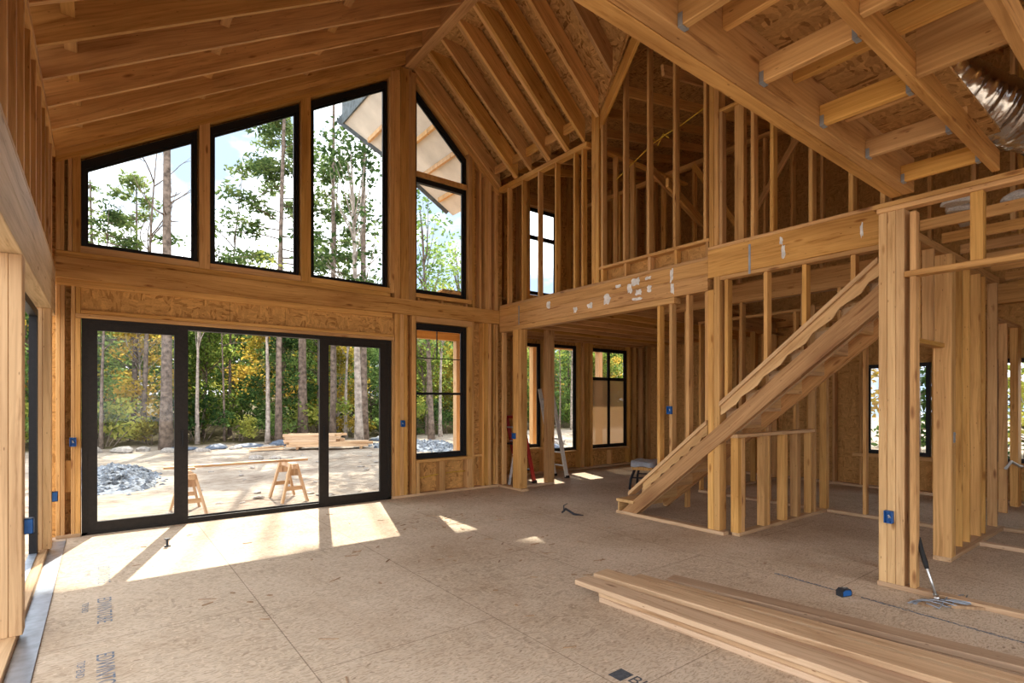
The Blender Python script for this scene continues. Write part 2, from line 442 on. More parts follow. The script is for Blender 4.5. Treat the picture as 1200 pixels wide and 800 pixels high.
class MB:
    """collects shapes into one mesh"""
    def __init__(self):
        self.v, self.f = [], []
    def add(self, verts, faces):
        k = len(self.v)
        self.v += [tuple(p) for p in verts]
        self.f += [tuple(i + k for i in f) for f in faces]
        return self
    def box(self, x0, x1, y0, y1, z0, z1):
        v = [(x0, y0, z0), (x1, y0, z0), (x1, y1, z0), (x0, y1, z0), (x0, y0, z1), (x1, y0, z1), (x1, y1, z1), (x0, y1, z1)]
        return self.add(v, [(0, 3, 2, 1), (4, 5, 6, 7), (0, 1, 5, 4), (1, 2, 6, 5), (2, 3, 7, 6), (3, 0, 4, 7)])
    def bar(self, a, b, w, h, side=(1, 0, 0)):
        a, b = Vector(a), Vector(b)
        z = (b - a).normalized(); s = Vector(side); s = (s - z * s.dot(z)).normalized(); t = z.cross(s)
        v = []
        for p in (a, b):
            for sx, sy in ((-1, -1), (1, -1), (1, 1), (-1, 1)):
                v.append(p + s * (sx * w / 2) + t * (sy * h / 2))
        return self.add(v, [(3, 2, 1, 0), (4, 5, 6, 7), (0, 1, 5, 4), (1, 2, 6, 5), (2, 3, 7, 6), (3, 0, 4, 7)])
    def prism(self, poly, ext):
        e = Vector(ext); k = len(poly)
        v = [Vector(p) for p in poly] + [Vector(p) + e for p in poly]
        f = [tuple(range(k))[::-1], tuple(range(k, 2 * k))] + [(i, (i + 1) % k, (i + 1) % k + k, i + k) for i in range(k)]
        return self.add(v, f)
    def tube(self, pts, radii, seg=8, caps=True):
        pts = [Vector(p) for p in pts]
        if not hasattr(radii, '__len__'):
            radii = [radii] * len(pts)
        rings = []
        ref = Vector((0.31, 0.17, 0.93))
        v = []
        for i, p in enumerate(pts):
            d = (pts[min(i + 1, len(pts) - 1)] - pts[max(i - 1, 0)])
            if d.length < 1e-9: d = Vector((0, 0, 1))
            d.normalize()
            r = ref if abs(d.dot(ref)) < 0.95 else Vector((1, 0, 0))
            x = (r - d * r.dot(d)).normalized(); y = d.cross(x)
            if i and rings:
                x = (rings[-1] - d * rings[-1].dot(d)).normalized(); y = d.cross(x)
            rings.append(x)
            for k in range(seg):
                a = 2 * math.pi * k / seg
                v.append(p + (x * math.cos(a) + y * math.sin(a)) * radii[i])
        f = []
        for i in range(len(pts) - 1):
            for k in range(seg):
                k2 = (k + 1) % seg
                f.append((i * seg + k, i * seg + k2, (i + 1) * seg + k2, (i + 1) * seg + k))
        if caps:
            f.append(tuple(range(seg))[::-1])
            f.append(tuple(range((len(pts) - 1) * seg, len(pts) * seg)))
        return self.add(v, f)
    def mesh(self, name, mat, smooth=False):
        return fix_normals(mesh(name, self.v, self.f, mat, smooth))
    def build(self, name, mat, parent=None, smooth=False, **kw):
        return obj(name, self.mesh(name, mat, smooth), parent, **kw)

_tm = {}
def lumber_mesh(w, h, L, mat, kind='board'):
    key = (round(w, 4), round(h, 4), round(L, 3), mat)
    if key not in _tm:
        c = min(0.004, w * 0.12, h * 0.12)
        a, b = w / 2, h / 2
        sec = [(-a + c, -b), (a - c, -b), (a, -b + c), (a, b - c), (a - c, b), (-a + c, b), (-a, b - c), (-a, -b + c)]
        v = [(x, y, 0) for x, y in sec] + [(x, y, L) for x, y in sec]
        f = [tuple(range(8))[::-1], tuple(range(8, 16))] + [(i, (i + 1) % 8, (i + 1) % 8 + 8, i + 8) for i in range(8)]
        _tm[key] = mesh('lumber', v, f, mat)
    return _tm[key]

def axes(zdir, side):
    z = Vector(zdir).normalized(); s = Vector(side); s = (s - z * s.dot(z)).normalized(); t = z.cross(s)
    return Matrix((s, t, z)).transposed()

def timber(name, a, b, w, h, side=(1, 0, 0), mat='wood', parent=None, label=None, cat=None, group=None):
    """a squared timber from a to b, w along side, h across"""
    a, b = Vector(a), Vector(b)
    o = bpy.data.objects.new(name, lumber_mesh(w, h, (b - a).length, mat))
    link(o, parent)
    o.matrix_local = Matrix.Translation(a) @ axes(b - a, side).to_4x4()
    return props(o, label, cat, group, None if parent else 'thing')

def bar(name, x0, x1, y0, y1, z0, z1, axis='z', mat='wood', parent=None, label=None, cat=None, group=None):
    cx, cy, cz = (x0 + x1) / 2, (y0 + y1) / 2, (z0 + z1) / 2
    if axis == 'z':
        return timber(name, (cx, cy, z0), (cx, cy, z1), x1 - x0, y1 - y0, (1, 0, 0), mat, parent, label, cat, group)
    if axis == 'x':
        return timber(name, (x0, cy, cz), (x1, cy, cz), y1 - y0, z1 - z0, (0, 1, 0), mat, parent, label, cat, group)
    return timber(name, (cx, y0, cz), (cx, y1, cz), x1 - x0, z1 - z0, (1, 0, 0), mat, parent, label, cat, group)

def cut_timber(name, poly, ext, zdir, mat='wood', parent=None, label=None, cat=None, group=None):
    """a timber of any cut profile: poly in world space pushed along ext, grain along zdir"""
    o0 = Vector(poly[0])
    R = axes(zdir, ext)
    Ri = R.inverted()
    mb = MB().prism([Ri @ (Vector(p) - o0) for p in poly], Ri @ Vector(ext))
    o = bpy.data.objects.new(name, mb.mesh(name, mat))
    link(o, parent)
    o.matrix_local = Matrix.Translation(o0) @ R.to_4x4()
    return props(o, label, cat, group, None if parent else 'thing')

ORD = ['first', 'second', 'third', 'fourth', 'fifth', 'sixth', 'seventh', 'eighth', 'ninth', 'tenth', 'eleventh', 'twelfth', 'thirteenth',
       'fourteenth', 'fifteenth', 'sixteenth', 'seventeenth', 'eighteenth', 'nineteenth', 'twentieth', 'twenty-first', 'twenty-second',
       'twenty-third', 'twenty-fourth', 'twenty-fifth']

# ------------------------------------------------------------------ room measures
GY = 7.69            # room face of the glazed gable wall
LX = -0.39           # room face of the low side wall
RX = 5.60            # room face of the stair wall
SL, SR = 0.604, 0.8765
RIDGE_X = 3.84
def zl(x): return 4.25 + SL * (x + 0.39)          # underside of rafters, window slope
def zr(x): return 6.75 - SR * (x - 3.93)          # underside of rafters, steep slope

# ------------------------------------------------------------------ floor, ground
MB().box(LX - 0.14, 10.75, -4.5, 7.86, -0.25, 0.0).box(5.75, 10.75, 7.86, 8.66, -0.25, 0.0).build('floor', 'floor', label='dusty strand-board subfloor of the great room', cat='floor', kind='structure')

def ground_h(x, y):
    return -0.27 + 0.035 * math.sin(x * 0.9 + 1.3 * math.sin(y * 0.5)) * math.cos(y * 0.7) + 0.02 * math.sin(x * 2.7 + y * 1.9) + max(0, y - 24) * 0.045
gv, gf = [], []
NX, NY = 120, 110
for j in range(NY):
    for i in range(NX):
        x = -45 + 110 * i / (NX - 1); y = -40 + 120 * (j / (NY - 1))
        near = -0.6 < x < 10.9 and -4.7 < y < 8.8
        gv.append((x, y, ground_h(x, y) - (0.25 if near else 0.0)))
for j in range(NY - 1):
    for i in range(NX - 1):
        a = j * NX + i
        gf.append((a, a + 1, a + NX + 1, a + NX))
obj('ground', mesh('ground', gv, gf, 'ground', True), label='sandy cleared yard outside the house', cat='ground', kind='structure')

# ------------------------------------------------------------------ sheathing
def sheet(name, uaxis, c0, c1, breaks, bottom, top, holes, mat, label):
    """wall sheet between planes c0 and c1; top(u) line; holes = (u0,u1,zb,zt0,zt1)"""
    us = sorted(set(list(breaks) + [h[0] for h in holes] + [h[1] for h in holes]))
    mb = MB()
    for ua, ub in zip(us[:-1], us[1:]):
        um = (ua + ub) / 2
        inside = sorted([h for h in holes if h[0] < um < h[1]], key=lambda h: h[2])
        lo = (bottom, bottom)
        segs = []
        for h in inside:
            f = lambda u: h[3] + (h[4] - h[3]) * (u - h[0]) / (h[1] - h[0])
            segs.append((lo, (h[2], h[2])))
            lo = (f(ua), f(ub))
        segs.append((lo, (top(ua), top(ub))))
        for (a0, b0), (a1, b1) in segs:
            if a1 - a0 < 1e-4 and b1 - b0 < 1e-4: continue
            pts = [(ua, a0), (ub, b0), (ub, b1), (ua, a1)]
            if uaxis == 'x':
                mb.prism([(u, c0, z) for u, z in pts], (0, c1 - c0, 0))
            else:
                mb.prism([(c0, u, z) for u, z in pts], (c1 - c0, 0, 0))
    return mb.build(name, mat, label=label, cat='wall', kind='structure')

def zroof(x): return (zl(x) if x < RIDGE_X else zr(x)) + 0.30
WTOP = lambda x: 4.216 + 0.6066 * (x + 0.174)
gable_holes = [(-0.175, 3.565, 0.0, 2.44, 2.44), (3.976, 4.96, 0.58, 2.76, 2.76),
               (-0.174, 0.962, 3.25, WTOP(-0.174), WTOP(0.962)), (1.102, 2.195, 3.25, WTOP(1.102), WTOP(2.195)),
               (2.346, 3.512, 3.25, WTOP(2.346), WTOP(3.512)), (3.976, 4.954, 3.23, 6.51, 5.63)]
sheet('wall_gable', 'x', GY + 0.14, GY + 0.155, (LX - 0.15, RIDGE_X, 5.76), -0.05, zroof, gable_holes, 'osb_xz',
      'strand-board sheathing of the glazed gable wall')
sheet('wall_side', 'y', LX - 0.155, LX - 0.14, (3.0, 7.845), 3.0, lambda y: 4.3, [], 'osb_yz', 'strand-board sheathing above the side opening')
BY, EX = 8.5, 10.6
bump_holes = [(6.62, 7.30, 0.55, 2.70, 2.70), (7.64, 8.34, 0.43, 2.72, 2.72), (8.80, 10.02, 0.43, 2.71, 2.71), (6.98, 7.77, 3.72, 5.50, 5.50)]
sheet('wall_back', 'x', BY + 0.14, BY + 0.155, (5.62, EX + 0.155), -0.05, lambda x: 6.78, bump_holes, 'osb_xz', 'strand-board sheathing of the back room window wall')
east_holes = [(2.80, 3.72, 0.60, 2.14, 2.14), (0.95, 2.0, 0.60, 2.14, 2.14)]
sheet('wall_far', 'y', EX + 0.14, EX + 0.155, (-4.5, BY + 0.155), -0.05, lambda y: 6.78, east_holes, 'osb_yz', 'strand-board sheathing of the far side wall')
MB().box(5.62, 5.635, GY + 0.155, BY + 0.14, -0.05, 6.78).build('wall_return', 'osb_yz', label='short sheathed return wall outside the gable corner', cat='wall', kind='structure')

MB().box(5.15, EX + 0.14, -4.5, -4.48, -0.05, 6.78).box(5.15, 5.165, -4.48, -2.25, -0.05, 6.78).box(5.15, 5.165, -2.25, 1.3, 4.55, 6.78).build('wall_hall_light_block', 'osb_yz', label='unseen end wall added to keep daylight out of hall and loft', cat='wall', kind='structure')  # unseen wall added to keep daylight out of the hall and loft
sheet('wall_entry_light_block', 'x', -1.52, -1.5, (LX - 0.15, RIDGE_X, 5.15), 3.45, lambda x: zl(x) + 0.34 if x < RIDGE_X + 0.01 else 6.78, [], 'osb_xz', 'unseen strand-board wall added above the dropped ceiling to dim the rafters')  # unseen wall added to cut daylight on the rafter sides
# roof decks
RD = 0.29
def slope_deck(name, pts, label):
    MB().prism(pts, (0, 0, 0.02)).build(name, 'osb_xy', label=label, cat='ceiling', kind='structure')
slope_deck('ceiling_low_slope', [(LX - 0.5, -1.5, zl(LX - 0.5) + 0.345), (RIDGE_X, -1.5, zl(RIDGE_X) + 0.345), (RIDGE_X, 8.0, zl(RIDGE_X) + 0.345), (LX - 0.5, 8.0, zl(LX - 0.5) + 0.345)],
           'strand-board roof deck over the long low rafters')
zdk = lambda x: zr(x) + 0.385
slope_deck('ceiling_steep_slope', [(RIDGE_X, -1.5, zdk(RIDGE_X)), (4.05, 2.0, zdk(4.05)), (5.05, 4.2, zdk(5.05)), (5.68, 5.40, zdk(5.68)), (5.78, 5.5, zdk(5.78)), (5.78, 8.0, zdk(5.78)), (RIDGE_X, 8.0, zdk(RIDGE_X))],
           'strand-board roof deck over the steep rafters')
MB().box(3.95, EX + 0.2, -4.5, BY + 0.2, 6.78, 6.80).build('ceiling_loft', 'osb_xy', label='roof deck over the dark loft beyond the studs', cat='ceiling', kind='structure')
vp = [(5.80, 5.52, 5.45), (5.68, 5.40, 5.55), (5.05, 4.2, 6.1), (4.05, 2.0, 6.76)]
mbv = MB()
for (a, b) in zip(vp[:-1], vp[1:]):
    mbv.prism([(a[0], a[1], a[2]), (b[0], b[1], b[2]), (b[0], b[1], 6.80), (a[0], a[1], 6.80)], (0.02, -0.01, 0))
mbv.build('trim_valley_cheek', 'osb_yz', label='sheathed cheek above the roof valley', cat='trim', kind='structure')
MB().box(5.78, EX - 0.05, 5.05, BY - 0.03, 3.06, 3.08).build('ceiling_back_room', 'osb_xy', label='loft floor deck over the back room joists', cat='ceiling', kind='structure')
MB().box(LX - 0.1, 5.06, 0.92, 1.60, 3.42, 3.44).box(LX - 0.1, 3.34, -4.0, 0.919, 3.42, 3.44).build('ceiling_entry', 'osb_xy', label='strand-board deck over the dropped joists', cat='ceiling', kind='structure')

# ------------------------------------------------------------------ windows and doors
def inset(poly, d):
    """inset a convex counter-clockwise 2-D polygon, one distance per edge"""
    k = len(poly); lines = []
    for i in range(k):
        a, b = Vector(poly[i]), Vector(poly[(i + 1) % k]); t = (b - a).normalized(); nn = Vector((-t.y, t.x))
        lines.append((a + nn * d[i], t))
    out = []
    for i in range(k):
        (p, r), (q, s) = lines[i - 1], lines[i]
        den = r.x * s.y - r.y * s.x
        u = ((q.x - p.x) * s.y - (q.y - p.y) * s.x) / den
        out.append(tuple(p + r * u))
    return out

def to3(u, z, c, axis):
    return (u, c, z) if axis == 'x' else (c, u, z)

def frame_mb(poly, d, c0, c1, axis='x', mb=None):
    mb = mb or MB(); inn = inset(poly, d); k = len(poly)
    for i in range(k):
        j = (i + 1) % k
        e = (0, c1 - c0, 0) if axis == 'x' else (c1 - c0, 0, 0)
        mb.prism([to3(*poly[i], c0, axis), to3(*poly[j], c0, axis), to3(*inn[j], c0, axis), to3(*inn[i], c0, axis)], e)
    return mb, inn

def rect(u0, u1, z0, z1): return [(u0, z0), (u1, z0), (u1, z1), (u0, z1)]

def glaze(root, poly, c, axis='x', mat='glass', name='glass_pane'):
    e = (0, 0.006, 0) if axis == 'x' else (0.006, 0, 0)
    return MB().prism([to3(u, z, c, axis) for u, z in poly], e).build(name, mat, root)

def window(name, label, poly, d, c, depth=0.07, axis='x', mat='black', sash=0.028):
    root = empty(name, label=label, cat='window', kind='structure')
    mb, inn = frame_mb(poly, d, c, c + depth, axis)
    mb.build('window_frame', mat, root)
    mb2, inn2 = frame_mb(inn, [sash] * len(inn), c + depth * 0.35, c + depth * 0.75, axis)
    mb2.build('sash', mat, root)
    return root, inn2, c + depth * 0.5

WC = GY + 0.075
def upper(name, x0, x1, label):
    poly = [(x0, 3.25), (x1, 3.25), (x1, WTOP(x1)), (x0, WTOP(x0))]
    root, inn, c = window(name, label, poly, [0.03, 0.035, 0.085, 0.035], WC)
    glaze(root, inn, c)
upper('window_1', -0.174, 0.962, 'low trapezoid clerestory window at the eave end of the gable')
upper('window_2', 1.102, 2.195, 'middle trapezoid clerestory window with the conifer behind it')
upper('window_3', 2.346, 3.512, 'tallest trapezoid clerestory window beside the king post')
root, inn, c = window('window_4', 'peaked upper window with transom on the steep side of the king post',
                      [(3.976, 3.23), (4.954, 3.23), (4.954, 5.63), (3.976, 6.51)], [0.05, 0.045, 0.07, 0.03], WC)
MB().box(4.0, 4.93, WC, WC + 0.07, 5.02, 5.10).build('transom_bar', 'black', root)
MB().box(3.99, 4.94, WC - 0.06, WC, 5.10, 5.17).build('transom_sill', 'wood', root)
zi = [p for p in inn]
glaze(root, [zi[0], zi[1], (zi[1][0], 5.02), (zi[0][0], 5.02)], c)
glaze(root, [(zi[0][0], 5.10), (zi[1][0], 5.10), zi[2], zi[3]], c)
root, inn, c = window('window_5', 'black double-hung window low in the gable between door and corner', rect(3.976, 4.96, 0.58, 2.76), [0.06, 0.07, 0.075, 0.03], WC)
MB().box(4.02, 4.90, WC + 0.01, WC + 0.05, 1.61, 1.65).build('meeting_rail', 'black', root)
MB().box(4.02, 4.90, WC + 0.03, WC + 0.045, 2.20, 2.215).box(4.40, 4.415, WC + 0.03, WC + 0.045, 2.2, 2.68).build('muntin', 'bronze', root)
MB().box(4.42, 4.50, WC - 0.015, WC + 0.01, 0.64, 0.665).build('sash_lift', 'dark_plastic', root)
glaze(root, inn, c)

# sliding patio door: fixed panel, open middle, slid panel
root = empty('door_1', label='dark three-panel sliding patio door with its middle standing open', cat='door', kind='structure')
DC = GY + 0.03
MB().box(-0.17, 3.56, DC, DC + 0.11, 2.39, 2.44).build('head_frame', 'bronze', root)
MB().box(-0.17, -0.12, DC, DC + 0.11, 0.0, 2.39).box(3.50, 3.56, DC, DC + 0.11, 0.0, 2.39).build('jamb_frame', 'bronze', root)
MB().box(-0.17, 3.56, DC, DC + 0.11, 0.0, 0.03).box(0.8, 2.55, DC + 0.01, DC + 0.03, 0.03, 0.06).box(0.8, 2.55, DC + 0.08, DC + 0.1, 0.03, 0.075).build('threshold_track', 'bronze', root)
def door_panel(x0, x1, y, dl, dr, hx):
    mb, inn = frame_mb(rect(x0, x1, 0.03, 2.40), [0.11, dr, 0.085, dl], y, y + 0.045)
    p = mb.build('door_panel', 'bronze', root)
    MB().prism([(u, y + 0.02, z) for u, z in inn], (0, 0.006, 0)).build('glass_pane', 'glass', p)
    MB().box(hx - 0.012, hx + 0.012, y - 0.03, y - 0.012, 0.95, 1.15).box(hx - 0.008, hx + 0.008, y - 0.014, y, 0.97, 0.99).box(hx - 0.008, hx + 0.008, y - 0.014, y, 1.11, 1.13).build('pull_handle', 'black', p)
door_panel(-0.13, 0.86, DC + 0.005, 0.10, 0.145, 0.80)
door_panel(2.47, 3.51, DC + 0.005, 0.13, 0.13, 2.53)

# back-room and far-wall windows
BC = BY + 0.07
def simple_window(name, label, u0, u1, z0, z1, c, axis='x', bars=(), fr=0.045):
    root, inn, cc = window(name, label, rect(u0, u1, z0, z1), [fr] * 4, c, 0.06, axis, 'black', 0.02)
    for (a, b, z0_, z1_) in bars:
        if axis == 'x':
            MB().box(a, b, c + 0.01, c + 0.05, z0_, z1_).build('mullion', 'black', root)
        else:
            MB().box(c + 0.01, c + 0.05, a, b, z0_, z1_).build('mullion', 'black', root)
    return root, inn, cc
r, i, c = simple_window('window_6', 'tall back-room window behind the red stepladder', 6.62, 7.30, 0.55, 2.70, BC); glaze(r, i, c)
r, i, c = simple_window('window_7', 'tall back-room window just past the lone room post', 7.64, 8.34, 0.43, 2.72, BC); glaze(r, i, c)
r, i, c = simple_window('window_8', 'four-pane black back-room window with brown filmed lower panes', 8.80, 10.02, 0.43, 2.71, BC,
                        bars=((9.38, 9.45, 0.46, 2.69), (8.83, 10.0, 1.98, 2.05)), fr=0.06)
for (a, b) in ((8.87, 9.38), (9.45, 9.95)):
    glaze(r, rect(a, b, 2.05, 2.63), c); glaze(r, rect(a, b, 0.51, 1.98), c, mat='film')
r, i, c = simple_window('window_9', 'loft window seen between the upper studs', 6.98, 7.77, 3.72, 5.50, BC, bars=((7.0, 7.75, 4.86, 4.94),)); glaze(r, i, c)
r, i, c = simple_window('window_10', 'far side window seen beneath the stairs', 2.80, 3.72, 0.60, 2.14, EX + 0.07, 'y'); glaze(r, i, c, 'y')
r, i, c = simple_window('window_11', 'far side window seen at the end of the hall studs', 0.95, 2.0, 0.60, 2.14, EX + 0.07, 'y'); glaze(r, i, c, 'y')

# black door frame in the side opening
root = empty('door_2', label='black door frame standing in the side wall opening', cat='door', kind='structure')
MB().box(-0.545, -0.485, 4.95, 5.02, 0.04, 2.40).box(-0.545, -0.485, 6.86, 6.98, 0.04, 2.40).box(-0.545, -0.485, 5.02, 6.86, 2.33, 2.40).build('door_frame', 'black', root)
MB().box(-0.545, -0.485, 4.95, 6.98, 0.04, 0.055).build('threshold_track', 'galv', root)

# ------------------------------------------------------------------ framing: glazed gable wall
G0, G1 = GY, GY + 0.138
def studs_x(xs, y0, y1, zf, name, labeler, group, cat='stud', mat='wood', t=0.038):
    for i, x in enumerate(xs):
        z0, z1 = zf(x)
        bar(name, x, x + t, y0, y1, z0, z1, 'z', mat, label=labeler(i), cat=cat, group=group)
def studs_y(ys, x0, x1, zf, name, labeler, group, cat='stud', mat='wood', t=0.038):
    for i, y in enumerate(ys):
        z0, z1 = zf(y)
        bar(name, x0, x1, y, y + t, z0, z1, 'z', mat, label=labeler(i), cat=cat, group=group)

bar('bottom_plate', LX, -0.178, G0, G1, 0, 0.04, 'x', 'pile', label='short floor plate between the eave corner and patio door', cat='plate')
bar('bottom_plate', 3.568, 5.598, G0, G1, 0, 0.04, 'x', 'pile', label='floor plate under the double-hung window in the gable wall', cat='plate')
# eave corner studs beside the door
for x0, x1, z1, lab in ((-0.41 + 0.02, -0.352, 2.79, 'corner stud where gable wall meets the side opening'),
                        (-0.350, -0.313, 2.79, 'second stud from the eave corner, hard against the corner stud'),
                        (-0.262, -0.226, 2.79, 'king stud carrying the blue box beside the patio door'),
                        (-0.224, -0.178, 2.44, 'jack stud tight against the patio door frame on the eave side')):
    bar('framing_stud', x0, x1, G0, G1, 0.04, z1, 'z', label=lab, cat='stud', group='studs of the glazed gable wall')
bar('blocking', -0.313, -0.262, G0 + 0.05, G1 - 0.002, 0.5, 0.85, 'z', 'wood', label='small block between the eave corner studs', cat='block')
# header over door
bar('header_plate', -0.224, 3.60, G0, G1, 2.445, 2.49, 'x', label='lower flat plate right above the patio door head', cat='plate')
bar('header_plate', -0.176, 3.60, G0 + 0.002, G1, 2.492, 2.535, 'x', label='upper flat plate doubled over the patio door head', cat='plate')
for i, (a, b) in enumerate(((-0.176, 1.32), (1.325, 2.0), (2.005, 3.30), (3.305, 3.60))):
    MB().box(a, b, G0 + 0.03, G1 - 0.002, 2.537, 2.785).build('strand_board', 'osb_xz', label=f'{ORD[i]} strand-board header panel above the patio door, counted from the eave corner', cat='header', kind='thing', group='header panels over the patio door')
bar('cripple_stud', -0.222, -0.178, G0 + 0.001, G1, 2.492, 2.785, 'z', label='cripple stud at the eave end of the door header', cat='stud')
bar('framing_plate', LX, 3.566, G0 - 0.01, G1, 2.787, 2.86, 'x', label='long plate between door header and the gable beam', cat='plate')
bar('gable_beam', LX, 5.60, G0 - 0.03, G1, 2.862, 3.10, 'x', 'beam', label='big solid timber beam crossing the gable between door and clerestory', cat='beam')
bar('framing_plate', LX, 3.53, G0, G1, 3.102, 3.17, 'x', label='plate lying on the gable beam under the clerestory sills', cat='plate')
for i, (a, b) in enumerate(((-0.19, 0.975), (1.097, 2.205), (2.34, 3.528))):
    bar('window_sill_timber', a, b, G0 + 0.002, G1, 3.172, 3.248, 'x', label='rough sill under the %s clerestory window' % ('lowest', 'middle', 'tallest')[i], cat='sill')
# door right side post stack
for i, x in enumerate((3.57, 3.612, 3.654)):
    bar('framing_stud', x, x + 0.04, G0, G1, 0.042, 2.44 if i == 0 else 2.86, 'z', label='%s stud of the stack between patio door and double-hung window' % ORD[i], cat='stud', group='studs of the glazed gable wall')
for i, (x, w) in enumerate(((3.697, 0.062), (3.762, 0.062))):
    bar('framing_stud', x, x + w, G0, G1, 0.042, 2.86, 'z', label='%s stud of the stack between patio door and double-hung window' % ORD[i + 3], cat='stud', group='studs of the glazed gable wall')
bar('framing_stud', 3.905, 3.972, G0 + 0.004, G1, 0.042, 2.86, 'z', label='jack stud along the door side of the double-hung window', cat='stud')
# under and beside the double-hung window
bar('window_sill_timber', 3.974, 5.03, G0 - 0.006, G1, 0.525, 0.575, 'x', label='rough sill under the black double-hung window', cat='sill')
for i, (a, b) in enumerate(((3.985, 4.04), (4.40, 4.50), (4.93, 5.03))):
    bar('cripple_stud', a, b, G0, G1, 0.042, 0.523, 'z', label='%s cripple under the double-hung window, from the door side' % ORD[i], cat='stud', group='cripples under the double-hung window')
bar('header_plate', 3.974, 5.03, G0, G1, 2.77, 2.86, 'x', label='flat header right above the double-hung window', cat='plate')
bar('framing_stud', 4.966, 5.028, G0 + 0.002, G1, 0.577, 2.768, 'z', label='jack stud along the corner side of the double-hung window', cat='stud')
for i, (a, b) in enumerate(((5.032, 5.07), (5.26, 5.30), (5.302, 5.365), (5.367, 5.43), (5.50, 5.54), (5.555, 5.597))):
    bar('framing_stud', a, b, G0 if i in (0, 2, 3) else G0 + 0.03, G1, 0.042, 2.86, 'z', label='%s stud after the double-hung window towards the inside corner' % ORD[i], cat='stud', group='studs of the glazed gable wall')
bar('blocking', 5.07, 5.26, G0 + 0.04, G1 - 0.002, 0.55, 0.59, 'x', label='block across the bare strand-board bay beside the inside corner', cat='block')
cable = MB().tube([(4.04 + 0.89 * t, G0 + 0.06, 0.27 + 0.02 * math.sin(3 * t) + 0.05 * t) for t in [k / 10 for k in range(11)]], 0.006)
cable.build('cable', 'yellow', smooth=True, label='yellow cable run through the cripples under the double-hung window', cat='cable', kind='thing')

# upper gable framing
def cut_stud_x(x0, x1, z0, lab, y0=G0, y1=G1, pad=0.0, grp='studs of the glazed gable wall'):
    za, zb = (zl(x0) - pad, zl(x1) - pad) if x1 < RIDGE_X + 0.05 else (zr(x0) - pad, zr(x1) - pad)
    if x0 < RIDGE_X < x1: za = zb = min(za, zb)
    cut_timber('framing_stud', [(x0, y0, z0), (x1, y0, z0), (x1, y0, zb), (x0, y0, za)], (0, y1 - y0, 0), (0, 0, 1), label=lab, cat='stud', group=grp)
for i, (a, b) in enumerate(((-0.388, -0.352), (-0.350, -0.318), (-0.286, -0.252), (-0.248, -0.178))):
    cut_stud_x(a, b, 3.172, '%s upper stud from the eave corner beside the lowest clerestory window' % ORD[i], pad=0.13)
cut_stud_x(0.978, 1.094, 3.172, 'mullion post between the lowest and the middle clerestory window', pad=0.13)
cut_stud_x(2.209, 2.336, 3.172, 'mullion post between the middle and the tallest clerestory window', pad=0.13)
for i, (a, b) in enumerate(((3.532, 3.60), (3.602, 3.70), (3.702, 3.835), (3.84, 3.90), (3.902, 3.968))):
    zt = min(zl(a), zl(b), zr(a), zr(b)) - 0.02
    bar('king_post', a, b, G0 - (0.02 if i in (2,) else 0), G1, 3.102 if i else 3.172, zt, 'z', label='%s ply of the king post under the ridge beam, from the tallest window' % ORD[i], cat='post', group='plies of the king post')
bar('window_sill_timber', 3.972, 5.02, G0 + 0.002, G1, 3.16, 3.225, 'x', label='rough sill under the peaked upper window', cat='sill')
for i, x in enumerate((4.02, 4.45, 4.93)):
    bar('cripple_stud', x, x + 0.04, G0 + 0.04, G1, 3.102, 3.158, 'z', label='%s low block under the peaked window sill, from the king post' % ORD[i], cat='block', group='low blocks under the peaked window')
cut_stud_x(4.962, 5.03, 3.227, 'jack stud along the corner side of the peaked window', pad=0.14)
for i, (a, b) in enumerate(((5.034, 5.075), (5.20, 5.245), (5.30, 5.365), (5.367, 5.43), (5.52, 5.595))):
    cut_stud_x(a, b, 3.102, '%s upper stud after the peaked window towards the inside corner' % ORD[i], pad=0.14, y0=G0 + (0.03 if i in (1, 4) else 0))
# rake plates
def rake(x0, x1, fz, lo, hi, lab, y0=G0, y1=G1):
    cut_timber('rake_plate', [(x0, y0, fz(x0) + lo), (x1, y0, fz(x1) + lo), (x1, y0, fz(x1) + hi), (x0, y0, fz(x0) + hi)], (0, y1 - y0, 0), (x1 - x0, 0, fz(x1) - fz(x0)), label=lab, cat='plate')
rake(LX, 3.53, zl, -0.13, -0.065, 'lower rake plate along the clerestory window heads')
rake(LX, 3.70, zl, -0.063, -0.004, 'upper rake plate under the gable-end low rafter')
rake(3.972, 5.60, zr, -0.135, -0.07, 'lower rake plate down the peaked window head')
rake(3.972, 5.60, zr, -0.068, -0.005, 'upper rake plate under the gable-end steep rafter')

# ------------------------------------------------------------------ roof framing
def rafter_l(y, lab, x1=3.775):
    h = RD / math.cos(math.atan(SL))
    x0 = LX - 0.13
    cut_timber('rafter', [(x0, y, zl(x0)), (x1, y, zl(x1)), (x1, y, zl(x1) + h), (x0, y, zl(x0) + h)], (0, 0.042, 0), (1, 0, SL), label=lab, cat='rafter', group='long low-slope rafters')
ly = [7.66, 7.12, 6.58, 6.04, 5.50, 4.95, 4.40, 3.86, 3.32, 2.78, 2.24, 1.70]
for i, y in enumerate(ly):
    rafter_l(y, '%s long low-slope rafter, counted from the clerestory windows' % ORD[i])
bx = [(-0.25, 'eave plate'), (0.94, 'lowest clerestory mullion'), (2.19, 'second clerestory mullion')]
nb = 0
for i in range(1, len(ly) - 4):
    for x, where in bx:
        z = zl(x + 0.045) + 0.19
        bar('rafter_block', x, x + 0.09, ly[i] + 0.044, ly[i - 1] - 0.002, z, z + 0.038, 'y', 'wood', label='flat block between the %s and %s low rafters in line with the %s' % (ORD[i - 1], ORD[i], where), cat='block', group='blocks between the low rafters')
bar('ridge_beam', 3.775, 3.92, 1.5, GY + 0.14, 6.735, 7.14, 'y', 'beam', label='deep ridge beam running away from the king post', cat='beam')

